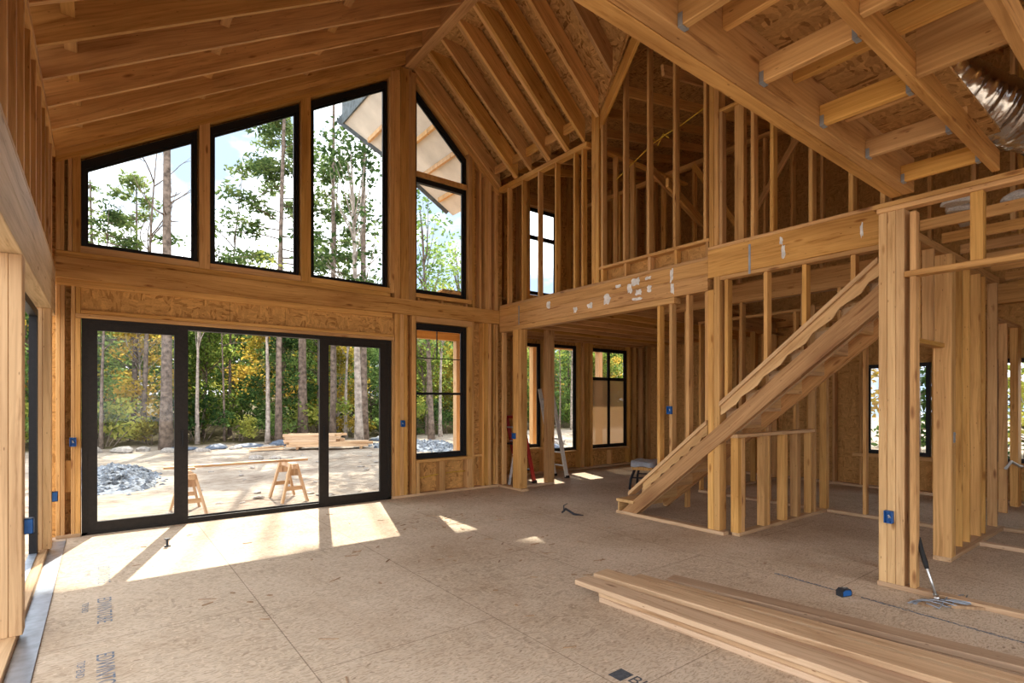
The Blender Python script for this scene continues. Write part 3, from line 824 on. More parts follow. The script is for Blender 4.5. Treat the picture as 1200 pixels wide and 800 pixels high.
ry = [(7.66, 5.60), (7.20, 5.60), (6.79, 5.60), (6.37, 5.60), (5.95, 5.60), (5.57, 5.60), (5.15, 5.44), (4.65, 5.17)]
for i, (y, xe) in enumerate(ry):
    h = 0.25 / math.cos(math.atan(SR))
    xs = 3.922
    cut_timber('rafter', [(xs, y, zr(xs)), (xe, y, zr(xe)), (xe, y, zr(xe) + h), (xs, y, zr(xs) + h)], (0, 0.048, 0), (1, 0, -SR), label='%s steep-slope rafter, counted from the gable window wall' % ORD[i], cat='rafter', group='steep-slope rafters')
    if i in (1, 3, 4):
        cut_timber('rafter', [(xs, y - 0.05, zr(xs)), (xe, y - 0.05, zr(xe)), (xe, y - 0.05, zr(xe) + h), (xs, y - 0.05, zr(xs) + h)], (0, 0.048, 0), (1, 0, -SR), label='extra ply doubled onto the %s steep-slope rafter from the gable' % ORD[i], cat='rafter', group='steep-slope rafters')
for i in range(1, 6):
    ya, yb = ry[i][0] + 0.048, ry[i - 1][0] - (0.05 if (i - 1) in (1, 3, 4) else 0.0)
    z = zr(5.50) + 0.10
    bar('rafter_block', 5.48, 5.52, ya, yb, z, z + 0.14, 'y', label='eave block between the %s and %s steep rafters' % (ORD[i - 1], ORD[i]), cat='block', group='blocks between the steep rafters')
for i, y in enumerate((4.05, 3.45, 2.85)):
    xe = 5.17 - (4.65 - y) * 0.47
    h = 0.25 / math.cos(math.atan(SR))
    cut_timber('rafter', [(3.922, y, zr(3.922)), (xe, y, zr(xe)), (xe, y, zr(xe) + h), (3.922, y, zr(3.922) + h)], (0, 0.048, 0), (1, 0, -SR), label='%s steep-slope rafter, counted from the gable window wall' % ORD[8 + i], cat='rafter', group='steep-slope rafters')
# valley rafter the short ones land on
va, vb = Vector((5.72, 5.46, zr(5.66) + 0.17)), Vector((4.34, 2.54, zr(4.28) + 0.17))
timber('valley_rafter', va, vb, 0.045, 0.20, side=(0.9, -0.42, 0), mat='beam', label='valley rafter that the shortened steep rafters run into', cat='rafter')

# ------------------------------------------------------------------ low side wall
bar('side_beam', LX - 0.14, LX, 2.6, 7.66, 2.44, 2.71, 'y', 'pale_beam', label='pale lower beam ply over the side wall opening', cat='beam')
bar('side_beam', LX - 0.139, LX - 0.001, 2.6, 7.66, 2.712, 2.95, 'y', 'pale_beam', label='pale upper beam ply over the side wall opening', cat='beam')
bar('framing_plate', LX - 0.14, LX - 0.002, 2.6, 7.66, 2.952, 2.99, 'y', 'pale', label='plate on the pale side beam under the eave studs', cat='plate')
sy = [7.28, 6.86, 6.44, 6.02, 5.58, 5.14, 4.74, 4.34, 3.94, 3.52]
for i, y in enumerate(sy):
    bar('framing_stud', LX - 0.13, LX - 0.01, y, y + 0.045, 2.992, 4.165, 'z', label='%s eave stud above the pale side beam, from the gable corner' % ORD[i], cat='stud', group='eave studs above the side beam')
bar('top_plate', LX - 0.14, LX, 2.6, 7.66, 4.167, 4.243, 'y', label='eave plate the long low rafters sit on', cat='plate')
for i, (a, b) in enumerate(((LX - 0.066, LX - 0.002), (LX - 0.14, LX - 0.068))):
    bar('side_post', a, b, 4.57, 4.72, 0.042, 2.438, 'z', 'pale', label='%s ply of the near post in the side opening, blue box on it' % ('inner', 'outer')[i], cat='post', group='plies of the near side post')
    bar('side_post', a, b, 7.05, 7.19, 0.042, 2.438, 'z', 'pale', label='%s ply of the far post in the side opening by the gable' % ('inner', 'outer')[i], cat='post', group='plies of the far side post')
bar('bottom_plate', LX - 0.14, LX - 0.03, -2.0, 7.66, 0.0, 0.04, 'y', 'pale', label='pale floor plate along the side wall opening', cat='plate')
MB().box(LX - 0.025, -0.30, -2.0, 7.55, 0.0, 0.004).box(-0.304, -0.30, -2.0, 7.55, 0.004, 0.009).build('metal_flashing', 'galv', label='dusty metal flashing strip lying beside the side floor plate', cat='flashing', kind='thing')

# ------------------------------------------------------------------ stair wall, upper part
R1 = RX + 0.09
bar('long_beam', RX - 0.02, RX + 0.12, 3.565, GY - 0.035, 2.79, 2.985, 'y', 'beam', label='lower ply of the beam with torn white paper over the back room', cat='beam')
bar('long_beam', RX - 0.019, RX + 0.119, 3.565, GY - 0.035, 2.987, 3.15, 'y', 'beam', label='upper ply of the beam with torn white paper over the back room', cat='beam')
bar('framing_plate', RX - 0.015, RX + 0.12, 4.03, GY - 0.035, 2.715, 2.788, 'y', label='plate under the paper-scarred beam over the back room opening', cat='plate')
bar('framing_plate', RX - 0.01, RX + 0.09, 3.565, GY - 0.035, 3.152, 3.19, 'y', label='plate on the paper-scarred beam under the upper studs', cat='plate')
bar('stair_beam', RX - 0.02, RX + 0.12, 1.72, 3.563, 2.93, 3.25, 'y', 'beam', label='deep stained beam over the top of the stairs', cat='beam')
bar('framing_plate', RX - 0.018, RX + 0.10, 1.72, 3.563, 3.252, 3.29, 'y', label='plate on the deep beam above the stairs', cat='plate')
bar('framing_plate', RX - 0.018, RX + 0.09, 1.72, 3.41, 2.885, 2.928, 'y', label='plate under the deep beam above the stairs', cat='plate')
bar('top_plate', RX - 0.01, RX + 0.10, 5.53, GY - 0.005, 5.20, 5.275, 'y', label='upper wall plate that the steep rafters land on', cat='plate')
us = [7.42, 7.02, 6.60, 6.19, 5.78, 5.61]
for i, y in enumerate(us):
    bar('framing_stud', RX, R1, y, y + 0.038, 3.192, 5.198, 'z', label='%s upper stud from the inside corner, under the steep rafters' % ORD[i], cat='stud', group='upper studs of the stair wall')
for i, (a, b) in enumerate(((5.37, 5.44), (5.30, 5.368))):
    bar('tall_post', RX, RX + 0.14, a, b, 3.192, 6.40, 'z', 'beam' if i == 0 else 'wood', label='%s ply of the tall upper post at the end of the steep rafters' % ('dark', 'light')[i], cat='post', group='plies of the tall upper post')
# low curb wall
bar('curb_plate', RX - 0.01, R1 + 0.01, 3.56, 5.29, 3.365, 3.403, 'y', label='flat plate on the low curb wall above the paper-scarred beam', cat='plate')
for i, y in enumerate((5.22, 4.80, 4.40, 4.00, 3.57)):
    bar('curb_stud', RX, R1, y, y + 0.04, 3.192, 3.363, 'z', label='%s short curb stud from the tall upper post' % ORD[i], cat='stud', group='short curb studs')
MB().box(R1 + 0.012, R1 + 0.024, 3.56, 5.29, 3.192, 3.40).build('strand_board', 'osb_yz', label='strand-board strip behind the short curb studs', cat='panel', kind='thing')
for i, y in enumerate((5.22, 4.82, 4.42, 4.02)):
    bar('framing_stud', RX, R1, y, y + 0.038, 3.405, 6.40, 'z', label='%s tall loft stud standing on the low curb wall, from the tall post' % ORD[i], cat='stud', group='tall loft studs on the curb wall')
bar('framing_stud', RX, R1, 3.598, 3.636, 3.405, 6.40, 'z', label='tall loft stud beside the double post at the end of the curb', cat='stud')
for i, (a, b) in enumerate(((3.50, 3.56), (3.44, 3.498))):
    bar('tall_post', RX, RX + 0.14, a, b, 3.292, 6.40, 'z', label='%s ply of the double loft post at the end of the curb wall' % ('far', 'near')[i], cat='post', group='plies of the double loft post')
bar('framing_stud', RX, R1, 3.395, 3.433, 3.292, 4.80, 'z', label='jack stud beside the double loft post', cat='stud')
bar('header_plate', RX, R1, 2.9, 3.433, 4.802, 4.84, 'y', label='small flat header springing from the double loft post', cat='plate')
for i, y in enumerate((3.15, 3.02, 2.81, 2.42, 2.06, 1.80)):
    bar('framing_stud', RX + (0.02 if i == 0 else 0), R1, y, y + (0.11 if i == 0 else 0.04), 3.292, 4.80 if 1 <= i <= 1 else 6.40, 'z', label='%s loft stud on the deep stair beam, counted from the double post' % ORD[i], cat='stud', group='loft studs on the stair beam')
bar('top_plate', RX, R1, 1.7, 5.36, 6.402, 6.44, 'y', label='high plate on the tall loft studs', cat='plate')

# ------------------------------------------------------------------ stair wall, lower part and posts
bar('room_post', RX - 0.03, RX + 0.11, 7.04, 7.11, 0.042, 2.713, 'z', label='front ply of the post at the inside gable corner', cat='post', group='plies of the corner post')
bar('room_post', RX - 0.03, RX + 0.11, 7.112, 7.26, 0.042, 2.713, 'z', label='rear ply of the post at the inside gable corner', cat='post', group='plies of the corner post')
bar('bottom_plate', RX - 0.03, RX + 0.11, 7.0, 7.68, 0.0, 0.04, 'y', 'pile', label='short floor plate under the inside corner post', cat='plate')
bar('bottom_plate', RX + 0.112, 6.54, 7.28, 7.37, 0.0, 0.04, 'x', 'pile', label='floor plate from the corner post to the lone post', cat='plate')
for i, (a, b) in enumerate(((6.37, 6.45), (6.452, 6.54))):
    bar('room_post', a, b, 7.28, 7.38, 0.042, 2.785, 'z', label='%s ply of the lone post standing before the back-room windows' % ('first', 'second')[i], cat='post', group='plies of the lone post')
bar('framing_stud', RX + 0.01, RX + 0.10, 7.60, 7.64, 0.042, 2.713, 'z', label='wall stud closing the dark slot at the inside gable corner', cat='stud')

def zp_low(y): return 1.344 + 0.85 * (3.504 - y)     # top of lower sloped plate
def zp_up(y): return 1.51 + 0.84 * (3.392 - y)       # top of upper sloped plate
for i, y in enumerate((4.25, 4.07, 3.83, 3.575)):
    zt = 2.713 if y > 4.04 else 2.788
    cut_timber('framing_stud', [(RX, y, zp_low(y) + 0.002), (RX, y + 0.04, zp_low(y + 0.04) + 0.002), (RX, y + 0.04, zt), (RX, y, zt)], (0.09, 0, 0), (0, 0, 1), label='%s stud standing on the lower sloped stair plate, counted from the foot' % ORD[i], cat='stud', group='studs on the sloped stair plates')
for i, (a, b) in enumerate(((3.485, 3.56), (3.41, 3.483))):
    bar('stair_post', RX - 0.03, RX + 0.11, a, b, 0.042, 2.928 if i == 1 else 2.788, 'z', label='%s ply of the tall post halfway up the stairs' % ('lower-side', 'upper-side')[i], cat='post', group='plies of the stair post')
for i, y in enumerate((3.325, 2.875, 2.48, 2.04)):
    cut_timber('framing_stud', [(RX, y, zp_up(y) + 0.002), (RX, y + 0.04, zp_up(y + 0.04) + 0.002), (RX, y + 0.04, 2.883), (RX, y, 2.883)], (0.09, 0, 0), (0, 0, 1), label='%s stud standing on the upper sloped stair plate, counted from the stair post' % ORD[i], cat='stud', group='studs on the sloped stair plates')
bar('framing_stud', RX, R1, 1.80, 1.842, 0.0, 2.883, 'z', label='full-height stud beside the near corner post under the stair beam', cat='stud')

# ------------------------------------------------------------------ staircase
st = empty('staircase', (RX, 4.88, 0), label='unfinished wooden staircase rising along the stud wall', cat='staircase', kind='thing')
RISE, RUN, Y0 = 0.204, 0.243, 4.88
NST = 13
SX0, SX1 = RX - 0.005, 6.52
TX = RX + 0.115          # inner start of treads and risers
def stp(fn, *a, **k):
    o = fn(*a, **k)
    o.parent = st
    o.matrix_parent_inverse = Matrix.Translation((-RX, -4.88, 0))
    return o
def yb(k): return Y0 - RUN * (k - 1)       # riser k plane
for name_x, (xa, xb) in (('near', (TX, TX + 0.04)), ('mid', (6.03, 6.07)), ('far', (6.48, 6.52))):
    # sawtooth carriage: toothed upper edge, straight lower edge
    top = []
    for k in range(1, NST + 1):
        top += [(yb(k) - 0.02, RISE * (k - 1) - 0.0), (yb(k) - 0.02, RISE * k - 0.04)]
    off = 0.30
    poly = [(xa, Y0 - 0.02, 0.0)] + [(xa, y, max(z, 0)) for y, z in top[1:]]
    ye, ze = yb(NST + 1), RISE * NST - 0.04
    dz, yl = (0.17, 4.68) if name_x == 'near' else (0.015, 4.85) if name_x == 'mid' else (0.08, 4.80)
    poly += [(xa, ye, ze), (xa, ye, ze - dz), (xa, yl, 0.0)]
    s = stp(cut_timber, 'stringer', poly, (xb - xa, 0, 0), (0, -RUN, RISE), mat='pale' if name_x == 'near' else 'beam')
    # solid two-by-twelve along the near side below the teeth
    if name_x == 'near':
        q = [(SX0 - 0.042, 4.59, 0.042), (SX0 - 0.042, 4.835, 0.042), (SX0 - 0.042, 1.75, 2.63), (SX0 - 0.042, 1.75, 2.40)]
        stp(cut_timber, 'skirt_stringer', q, (0.075, 0, 0), (0, -RUN, RISE), mat='stringer')
for k in range(1, NST + 1):
    xa = TX + 0.002 if k > 1 else SX0 - 0.07
    stp(bar, 'tread', xa, SX1, yb(k + 1) - 0.02, yb(k) + 0.025, RISE * k - 0.038, RISE * k, 'x', 'pale')
    stp(bar, 'riser', xa + 0.003, SX1, yb(k) - 0.02, yb(k) - 0.001, max(0.042, RISE * (k - 1)), RISE * k - 0.04, 'x', 'pale')
def skirt(y0, y1, fz, seed):
    rg_ = random.Random(seed); n_ = 26
    up = [(SX0 - 0.018, y0 + (y1 - y0) * i / n_, fz(y0 + (y1 - y0) * i / n_) - 0.05) for i in range(n_ + 1)]
    lo = [(SX0 - 0.018, p[1], p[2] - 0.09 - (0.013 * (i % 4)) - rg_.uniform(0, 0.012)) for i, p in enumerate(up)]
    stp(cut_timber, 'skirt_board', up + lo[::-1], (0.014, 0, 0), (0, y1 - y0, fz(y1) - fz(y0)), mat='pale')
skirt(4.50, 3.57, zp_low, 1)
skirt(3.40, 1.80, zp_up, 2)
def sloped(y0, y1, fz, lab):
    cut_timber('sloped_plate', [(RX - 0.055, y0, fz(y0) - 0.048), (RX - 0.055, y1, fz(y1) - 0.048), (RX - 0.055, y1, fz(y1)), (RX - 0.055, y0, fz(y0))], (0.145, 0, 0), (0, y1 - y0, fz(y1) - fz(y0)), mat='pale', label=lab, cat='plate')
sloped(4.72, 3.565, zp_low, 'sloped plate along the lower half of the stairs')
sloped(3.405, 1.845, zp_up, 'sloped plate along the upper half of the stairs')
bar('bottom_plate', RX - 0.05, RX + 0.05, 3.35, 4.93, 0.0, 0.04, 'y', 'pile', label='floor plate running from the stair foot to the stair post', cat='plate')

# knee wall under the stairs
KY0, KY1 = 3.22, 3.31
bar('bottom_plate', RX + 0.06, 7.95, KY0, KY1, 0.0, 0.04, 'x', 'pile', label='floor plate of the knee wall under the stairs', cat='plate')
bar('top_plate', RX + 0.02, 7.518, KY0, KY1, 1.10, 1.14, 'x', 'pale', label='flat plate capping the knee wall under the stairs', cat='plate')
for i, (a, b) in enumerate(((5.63, 5.70), (5.705, 5.775), (6.20, 6.29), (6.30, 6.34), (6.68, 6.77), (7.02, 7.12), (7.40, 7.44))):
    bar('knee_stud', a, b, KY0, KY1, 0.042, 1.098, 'z', 'wood', label='%s knee-wall stud under the stairs, from the stair post' % ORD[i], cat='stud', group='knee-wall studs under the stairs')
for i, (a, b) in enumerate(((7.52, 7.56), (7.86, 7.95))):
    bar('framing_stud', a, b, KY0, KY1, 0.042, 2.78, 'z', label='%s full-height stud at the end of the knee wall' % ('first', 'last')[i], cat='stud', group='tall studs ending the knee wall')
bar('bottom_plate', 7.86, 7.95, 1.70, 3.21, 0.0, 0.04, 'y', 'pile', label='floor plate from the knee wall end to the hall studs', cat='plate')
for i, y in enumerate((2.74, 2.30, 1.90)):
    bar('framing_stud', 7.86, 7.95, y, y + 0.04, 0.042, 2.78, 'z', label='%s stud of the closet wall behind the stairs, from the knee wall' % ORD[i], cat='stud', group='closet wall studs behind the stairs')
bar('top_plate', 7.86, 7.95, 1.70, 5.2, 2.782, 2.82, 'y', label='top plate of the closet wall behind the stairs', cat='plate')
for i, y in enumerate((3.62, 4.02, 4.42, 4.82, 5.15)):
    bar('framing_stud', 7.86, 7.95, y, y + 0.04, 0.042, 2.78, 'z', label='%s stud of the partition beyond the stairs, from the knee wall' % ORD[i], cat='stud', group='partition studs beyond the stairs')
bar('bottom_plate', 7.86, 7.95, 3.33, 5.2, 0.0, 0.04, 'y', 'pile', label='floor plate of the partition beyond the stairs', cat='plate')
for i, x in enumerate((8.3, 8.7, 9.1, 9.5, 9.9, 10.3)):
    bar('framing_stud', x, x + 0.04, 5.11, 5.20, 0.042, 2.78, 'z', label='%s stud of the cross partition behind the stairs, from the stair side' % ORD[i], cat='stud', group='cross partition studs behind the stairs')
bar('bottom_plate', 7.96, 10.58, 5.11, 5.20, 0.0, 0.04, 'x', 'pile', label='floor plate of the cross partition behind the stairs', cat='plate')
bar('top_plate', 7.96, 10.58, 5.11, 5.20, 2.782, 2.82, 'x', label='top plate of the cross partition behind the stairs', cat='plate')
bar('header_beam', 6.62, 6.66, 1.75, 5.05, 2.79, 3.05, 'y', 'beam', label='deep rim joist on the far side of the stairwell', cat='beam')
for i, (y, z1) in enumerate(((4.55, 2.788), (4.15, 2.788), (3.72, 2.788), (2.95, 2.788), (2.55, 2.788))):
    z0 = 0.0 if y > 3.4 else 1.8
    bar('framing_stud', 6.60, 6.69, y, y + 0.038, 0.002 if y > 3.4 else RISE * (4.88 - y) / RUN + 0.26, z1, 'z', label='%s stud of the far stair wall, from the stair foot' % ORD[i], cat='stud', group='far stair wall studs')

# ------------------------------------------------------------------ near corner post and hall wall
HX0, HX1 = 5.08, 5.17
for i, (a, b) in enumerate(((1.622, 1.68), (1.562, 1.62), (1.502, 1.56))):
    bar('corner_post', HX0, HX1 + 0.05, a, b, 0.042, 3.048, 'z', 'pale', label='%s ply of the big corner post with the blue box' % ('stair-side', 'middle', 'hall-side')[i], cat='post', group='plies of the big corner post')
bar('framing_stud', HX0, HX1, 1.425, 1.465, 0.042, 2.498, 'z', label='jack stud just beside the big corner post at the hall opening', cat='stud')
bar('framing_stud', HX0 + 0.0, HX1, 1.425, 1.465, 2.547, 3.01, 'z', label='cripple above the jack stud at the hall opening', cat='stud')
bar('bottom_plate', HX0, HX1, -2.2, 1.69, 0.0, 0.04, 'y', 'pile', label='floor plate crossing the hall opening', cat='plate')
bar('top_plate', HX0 - 0.01, HX1, -2.2, 1.69, 3.05, 3.088, 'y', label='lower of the doubled plates over the hall opening', cat='plate')
bar('top_plate', HX0 - 0.01, HX1, -2.2, 1.72, 3.09, 3.13, 'y', label='upper of the doubled plates over the hall opening', cat='plate')
bar('header_plate', HX0 - 0.012, HX1, -2.2, 1.50, 2.50, 2.545, 'y', label='flat header across the hall opening', cat='plate')
for i, y in enumerate((1.02, 0.42)):
    bar('cripple_stud', HX0, HX1, y, y + 0.075, 2.547, 3.048, 'z', label='%s cripple over the hall opening header, from the corner post' % ORD[i], cat='stud', group='cripples over the hall opening')
# cross wall along the hall
CY0, CY1 = 1.55, 1.64
hall = [(6.33, 6.376), (6.378, 6.424), (6.426, 6.472), (6.90, 6.94), (7.18, 7.22), (7.60, 7.64), (7.80, 7.84), (8.34, 8.38)]
for i, (a, b) in enumerate(hall):
    bar('framing_stud', a, b, CY0 - (0.05 if i < 3 else 0), CY1, 0.042, 2.90, 'z', label='%s stud of the cross wall along the hall, from the corner post' % ORD[i], cat='stud', group='cross wall studs along the hall')
bar('bottom_plate', 6.33, 8.45, CY0 - 0.05, CY1, 0.0, 0.04, 'x', 'pile', label='floor plate of the cross wall along the hall', cat='plate')
bar('top_plate', 5.26, 8.45, CY0, CY1, 2.902, 2.975, 'x', label='top plate of the cross wall along the hall', cat='plate')
bar('blocking', 5.25, 6.328, CY0, CY1, 2.02, 2.06, 'x', label='flat block between the corner post and the hall studs', cat='block')
for i, x in enumerate((5.62, 6.0)):
    bar('cripple_stud', x, x + 0.04, CY0, CY1, 2.062, 2.90, 'z', label='%s cripple above the flat hall block, from the corner post' % ORD[i], cat='stud', group='cripples above the hall block')
for i, x in enumerate((7.30, 8.34)):
    bar('bottom_plate', x, x + 0.09, -1.5, 1.495, 0.0, 0.04, 'y', 'pile', label='%s low plate across the hall floor, from the corner post' % ORD[i], cat='plate')
bar('framing_stud', 9.70, 9.745, 1.70, 1.79, 0.0, 2.56, 'z', label='lone stud standing before the far hall window', cat='stud')
bar('framing_stud', 10.38, 10.58, 1.70, 1.79, 0.0, 2.56, 'z', label='thick stud pair against the far wall at the hall end', cat='stud')
bar('header_plate', 8.46, 10.58, 1.70, 1.79, 2.56, 2.60, 'x', label='thin plate bridging the studs at the hall end', cat='plate')
for i, x in enumerate((5.6, 6.2, 6.8, 7.4, 8.0, 8.7, 9.4)):
    bar('hall_joist', x, x + 0.04, -3.0, 1.54, 2.98, 3.07, 'y', label='%s ceiling joist over the hall, counted from the hall opening' % ORD[i], cat='joist', group='hall ceiling joists')
bar('brace', 5.5, 7.9, 0.55, 0.64, 2.94, 2.978, 'x', label='flat brace nailed under the hall ceiling joists', cat='brace')

# far and back wall studs
for i, y in enumerate((0.40, 0.85, 2.04, 2.40, 2.72, 3.76, 4.2, 4.65, 5.3, 5.7, 6.1, 6.5, 6.9, 7.3, 7.7, 8.1, 8.42)):
    bar('framing_stud', EX + 0.0, EX + 0.135, y, y + 0.04, 0.042, 2.95, 'z', label='%s stud of the far side wall, counted from the hall end' % ORD[i], cat='stud', group='far side wall studs')
bar('window_sill_timber', EX - 0.03, EX - 0.002, 2.6, 3.9, 0.54, 0.595, 'y', label='sill board under the far window beneath the stairs', cat='sill')
bar('window_sill_timber', EX - 0.03, EX - 0.002, 0.8, 2.2, 0.54, 0.595, 'y', label='sill board under the far window at the hall end', cat='sill')
bar('bottom_plate', EX, EX + 0.135, -3.0, 8.46, 0.0, 0.04, 'y', 'pile', label='floor plate of the far side wall', cat='plate')
bar('rim_beam', EX - 0.04, EX + 0.13, 1.0, 8.46, 2.955, 3.25, 'y', 'beam', label='rim beam along the far side wall above the windows', cat='beam')
bar('rim_beam', 5.80, EX - 0.045, BY - 0.02, BY + 0.13, 2.80, 3.06, 'x', 'beam', label='beam above the back-room windows', cat='beam')
bxs = [(5.80, 5.86), (6.20, 6.24), (6.56, 6.61), (7.32, 7.40), (7.56, 7.63), (8.36, 8.42), (8.47, 8.53), (8.62, 8.68), (8.74, 8.795), (10.03, 10.09), (10.26, 10.30), (10.5, 10.56)]
for i, (a, b) in enumerate(bxs):
    bar('framing_stud', a, b, BY, BY + 0.13, 0.042, 2.798, 'z', label='%s stud of the back-room window wall, from the inside corner' % ORD[i], cat='stud', group='back-room window wall studs')
bar('bottom_plate', 5.80, 10.58, BY, BY + 0.13, 0.0, 0.04, 'x', 'pile', label='floor plate of the back-room window wall', cat='plate')
for i, (a, b, z) in enumerate(((6.62, 7.30, 0.50), (7.64, 8.34, 0.38), (8.80, 10.02, 0.38))):
    bar('window_sill_timber', a, b, BY - 0.01, BY + 0.13, z, z + 0.042, 'x', label='rough sill under the %s' % ('back-room window behind the stepladder', 'back-room window past the lone post', 'four-pane back-room window')[i], cat='sill')
    bar('cripple_stud', (a + b) / 2 - 0.03, (a + b) / 2 + 0.03, BY, BY + 0.13, 0.042, z - 0.002, 'z', label='cripple under the %s' % ('back-room window behind the stepladder', 'back-room window past the lone post', 'four-pane back-room window')[i], cat='stud')
for i, y in enumerate((5.2, 5.6, 6.0, 6.4, 6.8, 7.2, 7.6, 8.0)):
    bar('ceiling_joist', 5.73, EX - 0.05, y + 0.05, y + 0.09, 2.79, 3.055, 'x', label='%s ceiling joist of the back room, counted from the stairs' % ORD[i], cat='joist', group='back room ceiling joists')

# loft framing behind the upper studs
for i, (a, b) in enumerate(((5.84, 5.90), (6.30, 6.34), (6.70, 6.74), (6.90, 6.97), (7.78, 7.85), (8.1, 8.14), (8.5, 8.54), (8.9, 8.94), (9.4, 9.44), (9.9, 9.94))):
    bar('framing_stud', a, b, BY, BY + 0.13, 3.10, 6.42, 'z', label='%s loft stud of the outer wall, from the inside corner' % ORD[i], cat='stud', group='outer loft wall studs')
bar('header_beam', 6.975, 7.775, BY - 0.01, BY + 0.13, 5.52, 5.78, 'x', 'beam', label='header over the loft window', cat='beam')
LPX = 8.2
for i in range(16):
    y = 1.3 + i * 0.42
    bar('framing_stud', LPX, LPX + 0.09, y, y + 0.04, 3.13, 5.6, 'z', label='%s stud of the dark loft partition, counted from the hall side' % ORD[i], cat='stud', group='dark loft partition studs')
bar('top_plate', LPX, LPX + 0.09, 0.9, 8.3, 5.602, 5.68, 'y', label='top plate of the dark loft partition', cat='plate')
bar('bottom_plate', LPX, LPX + 0.09, 0.9, 8.3, 3.085, 3.125, 'y', 'pile', label='bottom plate of the dark loft partition', cat='plate')
for i in range(6):
    x = 5.95 + i * 0.4
    bar('framing_stud', x, x + 0.04, 5.62, 5.71, 3.085, 5.3, 'z', label='%s stud of the short loft cross wall, from the stair wall' % ORD[i], cat='stud', group='short loft cross wall studs')
bar('top_plate', 5.72, 8.19, 5.62, 5.71, 5.302, 5.34, 'x', label='top plate of the short loft cross wall', cat='plate')
for i, y in enumerate((1.9, 2.5, 3.1, 3.7, 4.3, 4.9, 5.5, 6.1, 6.7, 7.3, 7.9)):
    timber('loft_rafter', (5.72, y, 5.75), (10.5, y, 6.66), 0.04, 0.14, side=(0, 1, 0), label='%s loft roof timber behind the tall studs, from the hall' % ORD[i], cat='rafter', group='loft roof timbers')
for i, (y0, y1, z0, z1) in enumerate(((2.4, 3.4, 4.2, 5.6), (3.6, 4.4, 5.6, 4.5), (4.6, 5.5, 4.2, 5.6))):
    timber('brace', (8.178, y0, z0), (8.178, y1, z1), 0.04, 0.09, label='%s diagonal brace in the dark loft, counted from the hall' % ORD[i], cat='brace', group='diagonal loft braces')
for i, (x, y, z) in enumerate(((5.95, 4.95, 4.55), (5.95, 4.7, 4.3))):
    timber('collar_tie', (x, y - 0.3, z + 0.1), (x + 2.2, y + 0.4, z), 0.04, 0.12, side=(0, 1, 0), label='%s sloping tie crossing the loft behind the tall studs' % ('upper', 'lower')[i], cat='tie', group='loft ties')
for i in range(9):
    y = -0.9 + i * 0.3
    bar('framing_stud', 7.2, 7.29, y, y + 0.04, 3.21, 5.4, 'z', label='%s dark stud beyond the foil duct' % ORD[i], cat='stud', group='dark studs beyond the foil duct')
bar('top_plate', 7.2, 7.29, -1.0, 1.55, 5.402, 5.44, 'y', label='plate on the dark studs beyond the foil duct', cat='plate')

# ------------------------------------------------------------------ dropped entry ceiling
def entry_beam(y0, y1, lab, x0=LX - 0.1, zt=3.29):
    return bar('ceiling_beam', x0, 5.06, y0, y1, 3.15, zt, 'x', 'beam', label=lab, cat='beam', group='beams of the dropped entry ceiling')
entry_beam(1.43, 1.505, 'near ply of the long dropped ceiling beam next to the great room', zt=3.418)
bar('ceiling_beam', LX - 0.1, 5.06, 1.507, 1.59, 3.148, 3.418, 'x', 'beam', label='far ply of the long dropped ceiling beam next to the great room', cat='beam', group='beams of the dropped entry ceiling')
entry_beam(0.925, 0.97, 'second dropped ceiling beam, crossing below the foil duct')
entry_beam(0.525, 0.575, 'third dropped ceiling beam in the upper picture corner')
jx = [0.66, 1.345, 2.03, 2.72, 3.42, 4.11, 4.78]
for i, x in enumerate(jx):
    j = bar('ceiling_joist', x - 0.022, x + 0.022, 0.972, 1.428, 3.155, 3.275, 'y', label='%s short joist between the two dropped beams, from the side opening' % ORD[i], cat='joist', group='short joists of the dropped ceiling')
    for yy in (0.974, 1.405):
        mb = MB().box(-0.026, 0.026, -0.001, 0.0, 0, 0.15)
        h = MB().box(x - 0.025, x + 0.025, yy, yy + 0.022, 3.150, 3.154).box(x - 0.0255, x - 0.0225, yy, yy + 0.022, 3.15, 3.21).box(x + 0.0225, x + 0.0255, yy, yy + 0.022, 3.15, 3.21).build('joist_hanger', 'galv')
        h.parent = j; h.matrix_parent_inverse = (Matrix.Translation((x, 0.972, (3.155 + 3.275) / 2)) @ axes((0, 1, 0), (1, 0, 0)).to_4x4()).inverted()
    if i:
        xm = x - 0.34
        bar('ceiling_joist', xm - 0.02, xm + 0.02, 0.60 if xm < 3.3 else 0.972, 1.428, 3.295, 3.415, 'y', label='%s raised joist between the dropped beams, from the side opening' % ORD[i - 1], cat='joist', group='raised joists of the dropped ceiling')
for i, x in enumerate((1.0, 1.8, 2.6, 3.315)):
    bar('ceiling_joist', x - 0.022, x + 0.022, 0.577, 0.923, 3.17, 3.415, 'y', label='%s joist between the second and third dropped beams' % ORD[i], cat='joist', group='joists past the second dropped beam')

